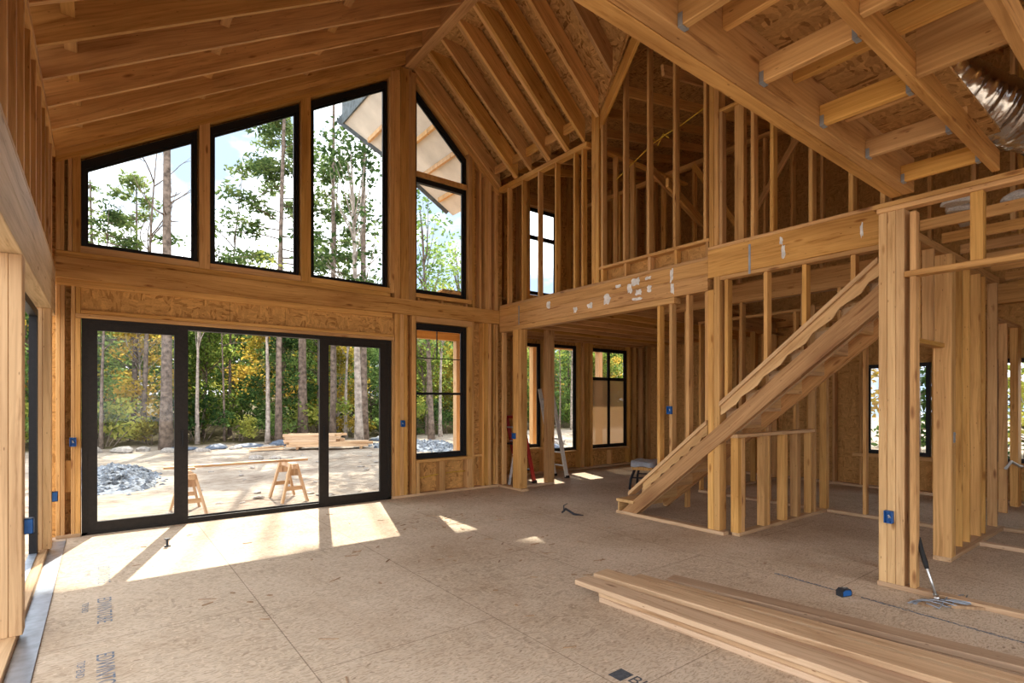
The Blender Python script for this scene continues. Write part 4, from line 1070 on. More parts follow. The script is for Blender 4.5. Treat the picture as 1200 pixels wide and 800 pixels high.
# ------------------------------------------------------------------ porch outside the gable
pr = [(3.72, 7.86, zr(3.72) + 0.30), (5.62, 7.86, zr(5.62) + 0.30), (5.62, 9.3, zr(5.62) + 0.30), (4.5, 9.75, zr(4.5) + 0.30), (3.72, 10.25, zr(3.72) + 0.30)]
po = empty('roof_overhang', (3.72, 7.86, zr(3.72) + 0.3), label='pale roof overhang jutting outside past the tallest clerestory window', cat='roof overhang', kind='thing')
inv = Matrix.Translation(-Vector((3.72, 7.86, zr(3.72) + 0.3)))
def pp(o):
    o.parent = po; o.matrix_parent_inverse = inv; return o
pp(MB().prism([(x, y, z - 0.34) for x, y, z in pr], (0, 0, 0.03)).build('soffit', 'soffit'))
pp(MB().prism([(x, y, z) for x, y, z in pr], (0, 0, 0.05)).build('roof_covering', 'shingle'))
mb = MB()
for a, b in ((pr[0], pr[4]), (pr[4], pr[3]), (pr[3], pr[2])):
    mb.bar((a[0], a[1], a[2] - 0.16), (b[0], b[1], b[2] - 0.16), 0.03, 0.42, side=(b[1] - a[1], -(b[0] - a[0]), 0))
pp(mb.build('fascia', 'shingle'))
for k in range(4):
    x = 4.1 + 0.4 * k
    pp(MB().bar((x, 7.87, zr(x) - 0.08), (x, 9.3 + 0.2 * (3 - k), zr(x) - 0.08), 0.05, 0.08).build('lookout', 'pale'))
bar('porch_beam', 4.55, 10.6, 9.84, 9.96, 2.79, 3.05, 'x', 'beam', label='porch beam outside on the posts beyond the double-hung window', cat='beam')
for i, x in enumerate((6.03, 8.15, 10.40)):
    bar('porch_post', x, x + 0.14, 9.83, 9.97, -0.30, 2.788, 'z', 'pale', label='%s porch post outside, counted from the gable' % ORD[i], cat='post', group='porch posts')
bar('porch_post', 4.56, 4.62, 9.85, 9.95, 2.60, 2.789, 'z', label='stub block hanging under the free end of the porch beam', cat='block')
for i in range(7):
    x = 4.7 + 0.95 * i
    y0 = 7.86 if x < 5.6 else 8.67
    timber('porch_rafter', (x, y0, 3.28), (x, 10.1, 3.12), 0.04, 0.12, label='%s porch rafter outside, counted from the gable' % ORD[i], cat='rafter', group='porch rafters')
MB().prism([(4.55, 7.86, 3.36), (10.7, 7.86, 3.36), (10.7, 10.2, 3.18), (4.55, 10.2, 3.18)], (0, 0, 0.03)).build('porch_roof', 'osb_xy', label='strand-board porch roof outside the back-room windows', cat='roof', kind='structure')
bar('trim_board', 3.44, 3.50, GY + 0.165, GY + 0.22, -0.02, 2.5, 'z', 'pale', label='vertical casing board outside the slid door panel', cat='board')

# ------------------------------------------------------------------ trees
rng = np.random.default_rng(11)
def cards(centers, size, lift=0.0, aspect=0.62):
    """one bent leaf card per centre"""
    n = len(centers)
    c = np.asarray(centers)
    a = rng.normal(size=(n, 3)); a[:, 2] *= 0.7
    a /= np.linalg.norm(a, axis=1)[:, None]
    b = rng.normal(size=(n, 3)); b -= (b * a).sum(1)[:, None] * a
    b /= np.linalg.norm(b, axis=1)[:, None]
    nn = np.cross(a, b)
    s = (size * rng.uniform(0.65, 1.3, n))[:, None]
    v = np.empty((n, 4, 3))
    v[:, 0] = c - a * s * 0.5
    v[:, 1] = c + b * s * 0.5 * aspect + nn * s * 0.12
    v[:, 2] = c + a * s * 0.5
    v[:, 3] = c - b * s * 0.5 * aspect + nn * s * 0.12
    return v.reshape(-1, 3)

def leaf_mesh(name, centers, size, mat, aspect=0.62):
    v = cards(centers, size, aspect=aspect)
    f = np.arange(len(v)).reshape(-1, 4)
    return mesh(name, v.tolist(), f.tolist(), mat)

def blob(c, r, n, flat=1.0):
    p = rng.normal(size=(n, 3)); p /= np.linalg.norm(p, axis=1)[:, None]
    p *= (rng.uniform(0, 1, n) ** 0.45)[:, None] * r
    p[:, 2] *= flat
    return p + np.asarray(c)

def limb(mb, a, b, r0, r1, seg=5, sag=0.1, n=5):
    a, b = np.array(a, float), np.array(b, float)
    L = np.linalg.norm(b - a); off = rng.normal(size=3) * L * 0.06
    pts, rad = [], []
    for i in range(n):
        t = i / (n - 1)
        p = a + (b - a) * t + off * math.sin(math.pi * t) + np.array([0, 0, -sag * L * t * t])
        pts.append(p); rad.append(r0 + (r1 - r0) * t)
    mb.tube(pts, rad, seg)
    return pts

def trunk(mb, H, r, lean=0.02, seg=9, n=10):
    ph = rng.uniform(0, 6.3)
    pts = [(math.cos(ph) * lean * H * t * t + 0.05 * math.sin(5 * t + ph), math.sin(ph) * lean * H * t * t + 0.05 * math.cos(4 * t + ph), -0.35 + (H + 0.35) * t) for t in np.linspace(0, 1, n)]
    rad = [r * (1.35 if i == 0 else 1.0) * (1 - 0.86 * i / (n - 1)) for i in range(n)]
    mb.tube(pts, rad, seg)
    return lambda z: np.array([np.interp(z, [p[2] for p in pts], [p[0] for p in pts]), np.interp(z, [p[2] for p in pts], [p[1] for p in pts]), z])

def make_pine(H, z0, r_t, r_c, nb=26, dens=60, size=0.3, dead=8, top_flat=0.55, mat='needles'):
    mb = MB(); at = trunk(mb, H, r_t); cs = []
    for k in range(nb):
        t = (k + rng.uniform(0, 0.9)) / nb
        z = z0 + (H - z0) * t
        R = r_c * (1 - t) ** 0.55 * (0.75 + 0.5 * rng.random()) + 0.35
        a = rng.uniform(0, 6.28)
        b = at(z) + np.array([math.cos(a) * R, math.sin(a) * R, R * rng.uniform(-0.05, 0.35)])
        pts = limb(mb, at(z), b, 0.05 * (1.2 - t), 0.012, 4, 0.05)
        for p, rr in ((pts[-1], 0.55), (pts[-2], 0.48), (pts[-3], 0.38)):
            cs.append(blob(p, rr * (0.6 + 0.25 * r_c), dens // 3, top_flat))
    cs.append(blob(at(H), 0.5, dens, 1.0))
    for k in range(dead):
        z = rng.uniform(z0 * 0.45, z0)
        a = rng.uniform(0, 6.28); R = rng.uniform(0.5, 2.0)
        p = limb(mb, at(z), at(z) + np.array([math.cos(a) * R, math.sin(a) * R, R * rng.uniform(0.1, 0.9)]), 0.035, 0.008, 4, 0.0)
        limb(mb, p[2], p[2] + np.array([math.cos(a + 0.9) * R * 0.5, math.sin(a + 0.9) * R * 0.5, R * 0.5]), 0.018, 0.005, 4, 0.0)
    return mb.mesh('pine_trunk', 'bark', True), leaf_mesh('pine_foliage', np.concatenate(cs), size, mat, 0.35)

def make_conifer(H, R0, low=0.12, dens=22, size=0.26, mat='needles'):
    mb = MB(); at = trunk(mb, H, 0.016 * H); cs = []
    z = H * low
    while z < H - 0.25:
        t = (z - H * low) / (H * (1 - low)); R = R0 * (1 - t) ** 0.85 + 0.12
        m = 5 + int(3 * (1 - t))
        a0 = rng.uniform(0, 6.28)
        for k in range(m):
            a = a0 + 6.28 * k / m + rng.normal() * 0.2
            rr = R * rng.uniform(0.7, 1.1)
            e = at(z) + np.array([math.cos(a) * rr, math.sin(a) * rr, -0.12 * rr])
            pts = limb(mb, at(z + 0.15), e, 0.022, 0.006, 4, 0.06, 4)
            nn = max(5, int(dens * rr / R0))
            tt = rng.uniform(0.25, 1.0, nn)[:, None]
            p = at(z + 0.15) * (1 - tt) + np.asarray(e) * tt + rng.normal(size=(nn, 3)) * np.array([0.16, 0.16, 0.09]) * (0.4 + rr / R0)
            cs.append(p)
        z += 0.42 + 0.12 * rng.random()
    return mb.mesh('conifer_trunk', 'bark', True), leaf_mesh('conifer_foliage', np.concatenate(cs), size, mat, 0.4)

def make_broadleaf(H, R, low, ncl, per, size, mat, bark='bark', stems=1, open_=0.0):
    mb = MB(); cs = []
    for s_ in range(stems):
        at = trunk(mb, H * rng.uniform(0.85, 0.97), 0.013 * H if stems == 1 else 0.009 * H, 0.06 * stems)
        for k in range(ncl // stems):
            t = rng.random() ** 0.85
            z = H * (low + (0.98 - low) * t)
            prof = math.sin(math.pi * min(1, 0.18 + 0.80 * t)) ** 0.6
            rr = R * prof * math.sqrt(rng.random())
            a = rng.uniform(0, 6.28)
            b = at(z * 0.9) + np.array([math.cos(a) * rr, math.sin(a) * rr, 0.1 * H * rng.random()])
            limb(mb, at(max(z * 0.72, 0.2)), b, 0.012 + 0.002 * H, 0.006, 4, -0.02, 4)
            cs.append(blob(b, (0.5 + 0.08 * H) * rng.uniform(0.6, 1.2) * (1 - open_ * 0.4), int(per * rng.uniform(0.6, 1.3)), 0.6))
    return mb.mesh('tree_trunk', bark, True), leaf_mesh('tree_foliage', np.concatenate(cs), size, mat)

def make_bare(H, r):
    mb = MB(); at = trunk(mb, H, r, 0.05)
    def grow(p, d, L, rad, depth):
        e = p + d * L
        pts = limb(mb, p, e, rad, rad * 0.5, 5, -0.03)
        if depth == 0: return
        for _ in range(3):
            q = pts[rng.integers(2, 5)]
            nd = d + rng.normal(size=3) * 0.55 + np.array([0, 0, 0.25]); nd /= np.linalg.norm(nd)
            grow(np.asarray(q), nd, L * rng.uniform(0.5, 0.75), rad * 0.5, depth - 1)
    for k in range(10):
        z = H * rng.uniform(0.4, 0.95); a = rng.uniform(0, 6.28)
        grow(at(z), np.array([math.cos(a) * 0.8, math.sin(a) * 0.8, 0.75]), H * 0.13, 0.03, 2)
    return mb.mesh('bare_trunk', 'bark', True), None

def make_shrub(R, H, n, mat):
    mb = MB(); cs = []
    for k in range(11):
        a = rng.uniform(0, 6.28); rr = R * math.sqrt(rng.random())
        e = np.array([math.cos(a) * rr, math.sin(a) * rr, H * rng.uniform(0.45, 1.0)])
        limb(mb, (e[0] * 0.2, e[1] * 0.2, -0.3), e, 0.02, 0.005, 4, 0.0, 4)
        cs.append(blob(e - np.array([0, 0, 0.15]), 0.42 * R, n // 11, 0.8))
    return mb.mesh('shrub_stems', 'bark', True), leaf_mesh('shrub_foliage', np.concatenate(cs), 0.17, mat)

_tn = {}
def plant(name, meshes, x, y, s, rz, label, group, cat='tree'):
    t, fo = meshes
    r = bpy.data.objects.new(name, None); COL.objects.link(r)
    r.location = (x, y, ground_h(x, y)); r.rotation_euler = (0, 0, rz); r.scale = (s, s, s)
    props(r, label, cat, group, 'thing')
    pn = 'stems' if name == 'bush' else 'trunk'
    o = bpy.data.objects.new(pn, t); COL.objects.link(o); o.parent = r
    if fo is not None:
        o = bpy.data.objects.new('foliage', fo); COL.objects.link(o); o.parent = r
    return r

def at_u(u, y):
    k = (u - 600) / 630.0
    a = math.atan2(482, 630)
    dx, dy = math.sin(a) + math.cos(a) * k, math.cos(a) - math.sin(a) * k
    return dx / dy * y

EDGE = 'tall trunks at the edge of the clearing'
plant('tall_pine_tree', make_pine(22.5, 17.5, 0.20, 1.9, 26, 60, 0.34, 14), 1.85, 23.2, 1, 0.0, 'thick bare grey pine trunk seen through the fixed door panel and lowest clerestory window', EDGE)
plant('tall_pine_tree', make_pine(22.6, 21.0, 0.13, 1.35, 46, 190, 0.5, 1, 0.4), 5.86, 23.4, 1, 1.0, 'added tall pine before the big dark pine, crown blocking window sun', EDGE)  # added tree; unseen flat crown keeps sun off the lower clerestory windows
plant('tall_pine_tree', make_pine(24.3, 22.7, 0.20, 1.35, 46, 190, 0.5, 2, 0.4), 7.24, 25.0, 1, 2.0, 'straight grey trunk rising behind the outdoor lumber stack, crown shaped to block sun', EDGE)  # trunk is in view; its unseen flat crown is shaped to block sun
plant('open_tree', make_broadleaf(13.6, 2.2, 0.45, 26, 50, 0.24, 'needles', 'bark_pale', 1, 0.6), 8.66, 22.0, 1, 0.5, 'airy tall tree framed by the slid door panel and the tallest clerestory window', EDGE)
plant('tall_pine_tree', make_pine(22.2, 20.6, 0.17, 1.35, 46, 190, 0.5, 2, 0.4), 9.3, 23.0, 1, 0.7, 'tall grey trunk seen through the slid door panel, crown added to block sun', EDGE)  # unseen flat crown put in to block sun at the peaked window
plant('tall_pine_tree', make_pine(23.3, 21.7, 0.13, 1.35, 46, 190, 0.5, 2, 0.4), 8.2, 24.0, 1, 2.7, 'added tall pine behind the door stile, crown blocking window sun', EDGE)  # added sun blocker; unseen flat crown shades the tallest clerestory window
big = make_pine(15.2, 5.0, 0.16, 2.9, 40, 150, 0.30, 2)
plant('conifer_tree', big, at_u(328, 27), 27, 1, 0.3, 'large dark pine filling the middle clerestory window', 'conifers seen in the clerestory windows')
plant('conifer_tree', make_pine(10.6, 4.2, 0.13, 1.6, 24, 90, 0.26, 3), at_u(158, 27), 27, 1, 1.3, 'bushy pine behind the bare trunk in the lowest clerestory window', 'conifers seen in the clerestory windows')
plant('conifer_tree', make_conifer(10.6, 1.2, 0.3, 14), at_u(112, 28), 28, 1, 0.9, 'thin spiky conifer at the eave edge of the lowest clerestory window', 'conifers seen in the clerestory windows')
plant('conifer_tree', make_pine(13.2, 5.0, 0.12, 2.1, 28, 120, 0.28, 2), at_u(391, 26), 26, 1, 2.2, 'rounded pine at the mullion edge of the tallest clerestory window', 'conifers seen in the clerestory windows')
plant('bare_tree', make_bare(12.0, 0.11), at_u(168, 26), 26, 1, 0.4, 'leafless tree with thin crooked branches in the lowest clerestory window', None)
plant('bare_tree', make_bare(12.5, 0.08), at_u(268, 28), 28, 1, 1.9, 'leafless twiggy tree at the edge of the middle clerestory window', None)
plant('open_tree', make_broadleaf(11.5, 2.0, 0.4, 26, 45, 0.24, 'leaves_deep', 'bark', 1, 0.5), at_u(505, 22), 22, 1, 0.2, 'loose green tree behind the peaked upper window', None)
plant('open_tree', make_broadleaf(10.5, 1.8, 0.4, 22, 45, 0.22, 'leaves_deep', 'bark', 1, 0.5), at_u(545, 24), 24, 1, 2.2, 'loose green tree beside the peaked upper window, towards the corner', None)

bl = [make_broadleaf(8.5, 2.3, 0.10, 60, 60, 0.27, 'leaves', 'bark', 1), make_broadleaf(7.2, 2.1, 0.08, 56, 60, 0.25, 'leaves_deep', 'bark', 2),
      make_broadleaf(7.8, 2.0, 0.15, 48, 56, 0.26, 'leaves_gold', 'bark_pale', 1), make_conifer(9.5, 2.2, 0.05, 40, 0.32, 'leaves_deep')]
bl.append(make_broadleaf(9.0, 3.0, 0.04, 70, 60, 0.5, 'leaves', 'bark', 1))
KIND = ['green leafy tree in the forest behind the clearing', 'deep green bushy tree in the forest behind the clearing', 'yellowing tree in the forest behind the clearing', 'dense young conifer in the forest behind the clearing', 'broad spreading tree at the back of the forest']
KN = ['broadleaf_tree', 'bushy_tree', 'yellow_tree', 'young_conifer_tree', 'spreading_tree']
k = 0
for row, (y, step, hs) in enumerate(((26.8, 2.4, 0.72), (30.0, 2.6, 0.8), (34.5, 2.9, 0.9), (40.0, 3.2, 0.85))):
    x = -5.0 + row
    while x < 1.12 * y:
        q = [0, 1, 3, 2, 0, 1, 2, 3, 0, 2][k % 10] if row < 2 else [3, 1, 0, 3, 1][k % 5] if row == 2 else 4
        plant(KN[q], bl[q], x + rng.uniform(-0.8, 0.8), y + rng.uniform(-1.2, 1.2), hs * rng.uniform(0.85, 1.1) * (0.9 if x > 12 else 1), rng.uniform(0, 6.28), KIND[q], KN[q].replace('_', ' ') + 's of the forest')
        x += step * rng.uniform(0.8, 1.2); k += 1
thin = [make_pine(11, 8.0, 0.085, 1.0, 12, 50, 0.26, 5), make_broadleaf(10.0, 1.0, 0.6, 14, 30, 0.22, 'leaves', 'bark_pale', 1, 0.4)]
for i, (u, y) in enumerate(((120, 24.6), (232, 25), (262, 25.5), (313, 23.6), (372, 26.4), (405, 25), (500, 24.5), (516, 23), (622, 22), (634, 25), (656, 21), (670, 24))):
    plant('slender_tree', thin[i % 2], at_u(u, y), y, rng.uniform(0.6, 0.8), rng.uniform(0, 6.28), ('slender dark trunk among the trees at the forest edge', 'slender pale trunk among the trees at the forest edge')[i % 2], ('slender dark trunks', 'slender pale trunks')[i % 2] + ' at the forest edge')
sh = [make_shrub(1.0, 1.3, 700, 'leaves'), make_shrub(0.9, 1.1, 600, 'leaves_gold'), make_shrub(1.1, 1.5, 700, 'leaves_deep')]
x = -3.0; i = 0
while x < 26:
    q = [0, 2, 0, 1, 2][i % 5]
    plant('bush', sh[q], x, 25.2 + rng.uniform(-0.5, 0.9), rng.uniform(0.8, 1.3), rng.uniform(0, 6.28), ('green shrub at the foot of the forest', 'yellow shrub at the foot of the forest', 'dark green shrub at the foot of the forest')[q], ('green', 'yellow', 'dark green')[q] + ' shrubs of the forest edge', 'shrub')
    x += rng.uniform(1.1, 1.9); i += 1
for i in range(9):
    y = -3.5 + 2.3 * i
    q = [0, 3, 2][i % 3]
    plant(KN[q], bl[q], 22 + rng.uniform(-2, 3), y, 0.9, rng.uniform(0, 6.28), ['green leafy tree beyond the far side windows', '', 'yellowing tree beyond the far side windows', 'dense young conifer beyond the far side windows'][q], KN[q].replace('_', ' ') + 's beyond the far side windows')
for i, (x, y) in enumerate(((17.5, 4.9), (18.5, 3.4), (17.0, 1.5), (19, 0.4))):
    plant('slender_tree', thin[i % 2], x, y, 0.9, i * 1.7, ('slender dark trunk beyond the far side windows', 'slender pale trunk beyond the far side windows')[i % 2], ('dark', 'pale')[i % 2] + ' trunks beyond the far side windows')

# ------------------------------------------------------------------ yard things outside
def sawhorse(x, y, label):
    r = empty('sawhorse', (x, y, ground_h(x, y)), label=label, cat='sawhorse', group='wooden sawhorses in the yard', kind='thing')
    H, L = 0.66, 0.86
    bar('top_rail', -0.045, 0.045, -L / 2, L / 2, H - 0.09, H, 'y', 'pile', r)
    for sx in (-1, 1):
        for sy in (-1, 1):
            timber('leg', (sx * 0.05, sy * (L / 2 - 0.10), H - 0.02), (sx * 0.21, sy * (L / 2 - 0.02), -0.01), 0.038, 0.085, side=(1, 0, 0), mat='pile', parent=r)
    for sy in (-1, 1):
        bar('cross_brace', -0.165, 0.165, sy * (L / 2 - 0.04) - 0.012, sy * (L / 2 - 0.04) + 0.012, 0.20, 0.27, 'x', 'pile', r)
        MB().prism([(-0.12, sy * (L / 2 - 0.125), H - 0.22), (0.12, sy * (L / 2 - 0.125), H - 0.22), (0.06, sy * (L / 2 - 0.125), H - 0.05), (-0.06, sy * (L / 2 - 0.125), H - 0.05)], (0, 0.018, 0)).build('gusset', 'pile', r)
    return r
sawhorse(1.12, 10.05, 'wooden sawhorse half hidden by the open door stile')
sawhorse(2.66, 10.05, 'wooden sawhorse seen whole through the open door')
zt = max(ground_h(1.12, 10.05), ground_h(2.66, 10.05)) + 0.662
bar('plank', 0.78, 2.98, 9.98, 10.13, zt, zt + 0.038, 'x', 'pile', label='long plank lying across the two sawhorses', cat='plank')
bar('plank_offcut', 0.95, 1.18, 9.72, 9.92, zt, zt + 0.03, 'x', 'grey_wood', label='short board on the half-hidden sawhorse', cat='board')

def rocks(name, n, mat, seed, r, flat):
    rg = random.Random(seed)
    mb = MB()
    import bmesh
    bm = bmesh.new()
    bmesh.ops.create_icosphere(bm, subdivisions=n, radius=1.0)
    for v in bm.verts:
        k = 1 + 0.28 * math.sin(v.co.x * 3.1 + seed) * math.cos(v.co.y * 2.7 + seed * 2) + rg.uniform(-0.09, 0.09)
        v.co *= k * r
        v.co.z *= flat
        if v.co.z < -0.25 * r * flat: v.co.z = -0.25 * r * flat
    me = bpy.data.meshes.new(name); bm.to_mesh(me); bm.free()
    me.materials.append(M[mat])
    me.polygons.foreach_set('use_smooth', [mat == 'tarp'] * len(me.polygons))
    return me

def mound(name, cx, cy, rx, ry_, h, label, seed):
    """a heap of loose gravel: lumpy mound with separate stones strewn over it"""
    rg = np.random.default_rng(seed)
    n = 46; v, f = [], []
    hh = lambda u, w: h * max(0.0, 1 - u * u - w * w) ** 0.8 * (0.75 + 0.35 * math.sin(5 * u + seed) * math.cos(4 * w))
    for j in range(n):
        for i in range(n):
            u, w = -1.05 + 2.1 * i / (n - 1), -1.05 + 2.1 * j / (n - 1)
            x, y = cx + u * rx, cy + w * ry_
            v.append((x, y, ground_h(x, y) - 0.03 + hh(u, w) + (0.03 * rg.random() if hh(u, w) > 0 else 0)))
    for j in range(n - 1):
        for i in range(n - 1):
            a = j * n + i; f.append((a, a + 1, a + n + 1, a + n))
    mb = MB().add(v, f)
    for _ in range(650):
        u, w = rg.normal(0, 0.45, 2)
        if u * u + w * w > 1.3: continue
        x, y = cx + u * rx, cy + w * ry_; s = rg.uniform(0.03, 0.085)
        p = np.array([x, y, ground_h(x, y) - 0.01 + hh(u, w)])
        d = rg.normal(size=(6, 3)) * 0.18
        base = np.array([(1, 0, 0), (-1, 0, 0), (0, 1, 0), (0, -1, 0), (0, 0, 0.8), (0, 0, -0.8)], float) + d
        mb.add((p + base * s).tolist(), [(0, 2, 4), (2, 1, 4), (1, 3, 4), (3, 0, 4), (2, 0, 5), (1, 2, 5), (3, 1, 5), (0, 3, 5)])
    return mb.build(name, 'gravel', label=label, cat='gravel', kind='stuff')
mound('gravel', 0.15, 15.0, 0.95, 2.2, 0.34, 'blue-grey gravel heap in the yard behind the fixed door panel', 1)
mound('gravel', 9.75, 18.8, 1.5, 2.6, 0.26, 'low blue-grey gravel heap in the yard behind the slid door panel', 4)

# stack of lumber in the yard
ang = math.atan2(18.9 - 20.3, 8.0 - 5.1)
stack = Vector((5.15, 20.2, 0))
dx, dy = Vector((math.cos(ang), math.sin(ang), 0)), Vector((-math.sin(ang), math.cos(ang), 0))
gz = max(ground_h(5.2, 20), ground_h(8, 19)) + 0.03
n = 0
for t in (0.5, 2.7):
    timber('sleeper', stack + dx * t - dy * 0.05 + Vector((0, 0, gz)), stack + dx * t + dy * 0.75 + Vector((0, 0, gz)), 0.09, 0.08, side=dx, mat='grey_wood', label='%s sleeper under the yard lumber stack' % ('first', 'second')[n], cat='sleeper'); n += 1
n = 0
for lay in range(5):
    for c in range(4):
        o0 = rng.uniform(-0.15, 0.15); L = 2.75 + rng.uniform(-0.2, 0.2) - (0.9 if lay >= 2 else 0)
        p = stack + dx * (o0 + 0.1) + dy * (0.08 + c * 0.185) + Vector((0, 0, gz + 0.04 + 0.0475 + lay * 0.092))
        timber('yard_board', p, p + dx * L, 0.18, 0.088, side=dy, mat='pile', label='pale board in the lumber stack out in the yard', cat='board', group='boards of the yard lumber stack'); n += 1
for k, (x, y, a) in enumerate(((4.1, 20.4, -0.1), (4.3, 20.9, 0.15))):
    timber('yard_board', (x, y, ground_h(x, y) + 0.06), (x + 1.1 * math.cos(a), y + 1.1 * math.sin(a), ground_h(x, y) + 0.07), 0.2, 0.05, side=(0, 1, 0), mat='pile', label='%s short board on the ground beside the yard lumber stack' % ('nearer', 'farther')[k], cat='board')
# bundles and stones along the forest edge
tb = [rocks('tarp_bundle', 3, 'tarp', s, 1.0, 0.30) for s in (1, 5)]
rk = [rocks('stone', 2, 'stone', s, 1.0, 0.55) for s in (2, 6, 9)]
spots = [(2.4, 23.0, .36, 't'), (3.45, 22.9, .42, 't'), (4.6, 22.8, .40, 't'), (5.75, 22.5, .45, 't'), (7.0, 22.7, .5, 't'), (10.4, 22.9, .6, 't'),
         (1.9, 22.2, .24, 's'), (2.9, 22.0, .2, 's'), (4.0, 22.1, .2, 's'), (0.6, 22.6, .3, 's'), (-0.4, 22.8, .35, 's'), (1.2, 22.9, .25, 's'), (5.1, 21.9, .2, 's'), (3.8, 17.9, .22, 's'), (4.3, 17.6, .16, 's'),
         (11.3, 17.4, .3, 's'), (12.3, 18.6, .35, 's'), (9.9, 16.0, .2, 's'), (11.0, 14.6, .35, 't'), (13.4, 15.4, .5, 't'), (14.6, 16.2, .4, 's')]
for k, (x, y, s_, t_) in enumerate(spots):
    me = tb[k % 2] if t_ == 't' else rk[k % 3]
    o = obj('tarp_bundle' if t_ == 't' else 'yard_stone', me, None, (x, y, ground_h(x, y) + (0.05 if t_ == 't' else 0.1) * s_), (0, 0, k * 1.3),
            label='grey-blue tarp bundle lying out in the yard' if t_ == 't' else 'rough stone lying out in the yard',
            cat='bundle' if t_ == 't' else 'stone', group='tarp bundles in the yard' if t_ == 't' else 'stones in the yard', kind='thing')
    o.scale = (s_ * 1.3, s_, s_)
for k in range(70):
    x, y = rng.uniform(-1.5, 10), rng.uniform(9.2, 19)
    s_ = rng.uniform(0.025, 0.075)
    o = obj('yard_clod', rk[k % 3], None, (x, y, ground_h(x, y) + 0.2 * s_), (0, 0, k), label='small clod of dirt strewn over the sandy yard', cat='clod', group='dirt clods of the yard', kind='thing')
    o.scale = (s_ * 1.4, s_, s_ * 0.8)

# ------------------------------------------------------------------ lumber on the floor
def floor_board(px, py, deg, L, w, z, mat, label, h=0.038):
    a = math.radians(deg)
    d = Vector((math.sin(a), -math.cos(a), 0))          # runs back towards the entry
    s = Vector((math.cos(a), math.sin(a), 0))
    p = Vector((px, py, z + h / 2)) + s * (w / 2)
    return timber('floor_board', p, p + d * L, w, h, side=s, mat=mat, label=label, cat='board', group='loose boards piled on the floor')
floor_board(2.985, 2.82, 2.2, 4.2, 0.135, 0.0, 'pile', 'front bottom board of the floor pile')
floor_board(2.990, 2.83, 2.2, 4.2, 0.135, 0.0385, 'pile', 'front second-layer board of the floor pile')
floor_board(3.135, 2.75, 3.0, 4.1, 0.135, 0.0, 'pile', 'bottom board second from the front of the floor pile')
floor_board(3.140, 2.78, 3.0, 4.1, 0.135, 0.0385, 'pile', 'second-layer board second from the front of the floor pile')
floor_board(3.30, 2.80, 4.5, 4.1, 0.14, 0.0, 'pile', 'bottom board under the middle of the floor pile')
floor_board(3.305, 2.82, 4.5, 4.0, 0.14, 0.0385, 'pile', 'second-layer board under the middle of the floor pile')
floor_board(2.955, 3.05, 2.4, 4.3, 0.17, 0.077, 'pile', 'wide front top board sticking out past the floor pile end')
floor_board(3.185, 3.07, 4.6, 4.3, 0.18, 0.077, 'pile', 'long top board in the middle of the floor pile')
floor_board(3.50, 2.90, 6.6, 4.2, 0.12, 0.0, 'pile', 'low board behind the middle of the floor pile')
floor_board(3.475, 2.90, 6.4, 4.2, 0.10, 0.0385, 'pile', 'short-ended board tucked between top board and brown board')
floor_board(3.645, 2.72, 9.0, 4.2, 0.15, 0.0, 'grey_wood', 'lower rear board of the floor pile')
floor_board(3.64, 2.70, 9.0, 4.2, 0.145, 0.0385, 'grey_wood', 'browner rear top board of the floor pile')

# ------------------------------------------------------------------ print on the floor
def stamp(txt, x, y, size, rz, mat='ink', sx=1.0):
    c = bpy.data.curves.new('printed_stamp', 'FONT')
    c.body = txt; c.size = size; c.align_x = 'LEFT'; c.align_y = 'BOTTOM'
    c.extrude = 0.0002
    c.materials.append(M[mat])
    o = bpy.data.objects.new('printed_stamp', c)
    COL.objects.link(o); o.location = (x, y, 0.0007); o.rotation_euler = (0, 0, rz); o.scale = (sx, 1, 1)
    o.parent = bpy.data.objects['floor']
    return o
for y in (6.20, 5.20, 4.06):
    stamp('EDWINTORE', -0.045, y, 0.125, -math.pi / 2, 'ink', 0.80)
    stamp('TOP END', -0.12, y - 0.05, 0.055, -math.pi / 2, 'ink', 1.0)
MB().box(2.235, 2.345, 1.955, 2.045, 0.0003, 0.0009).build('printed_stamp', 'ink_dark', bpy.data.objects['floor'])
stamp('BLU', 2.245, 1.945, 0.12, -math.pi / 2, 'ink_dark', 0.95)
rg = random.Random(3)
mb = MB()
for k in range(420):
    t = k / 420
    y = 2.35 - 2.3 * t
    if 1.66 < y < 1.86: continue
    x = 4.715 - 0.17 * t + rg.uniform(-0.014, 0.014)
    w, l_ = rg.uniform(0.002, 0.007), rg.uniform(0.004, 0.012)
    mb.box(x - w, x + w, y - l_, y + l_, 0.0003, 0.0009)
mb.build('printed_line', 'ink', bpy.data.objects['floor'])

# loose chips and straws on the floor
def chip(x, y, L, w, rz, mat='grey_wood', label=None, h=0.006):
    o = MB().prism([(-L / 2, -w / 2, 0), (L / 2 * 0.8, -w * 0.35, 0), (L / 2, w * 0.2, 0), (L * 0.1, w / 2, 0), (-L / 2 * 0.9, w * 0.3, 0)], (0, 0, h)).build('wood_chip', mat, label=label, cat='chip', kind='thing')
    o.location = (x, y, 0.0005); o.rotation_euler = (0, 0, rz)
    return o
sizes = [(0.09, 0.012), (0.05, 0.02), (0.13, 0.008), (0.04, 0.025), (0.07, 0.012)]
cmesh = []
for L, w in sizes:
    cmesh.append(MB().prism([(-L / 2, -w / 2, 0), (L / 2 * 0.8, -w * 0.35, 0), (L / 2, w * 0.2, 0), (L * 0.1, w / 2, 0), (-L / 2 * 0.9, w * 0.3, 0)], (0, 0, 0.005)).mesh('wood_chip', 'grey_wood'))
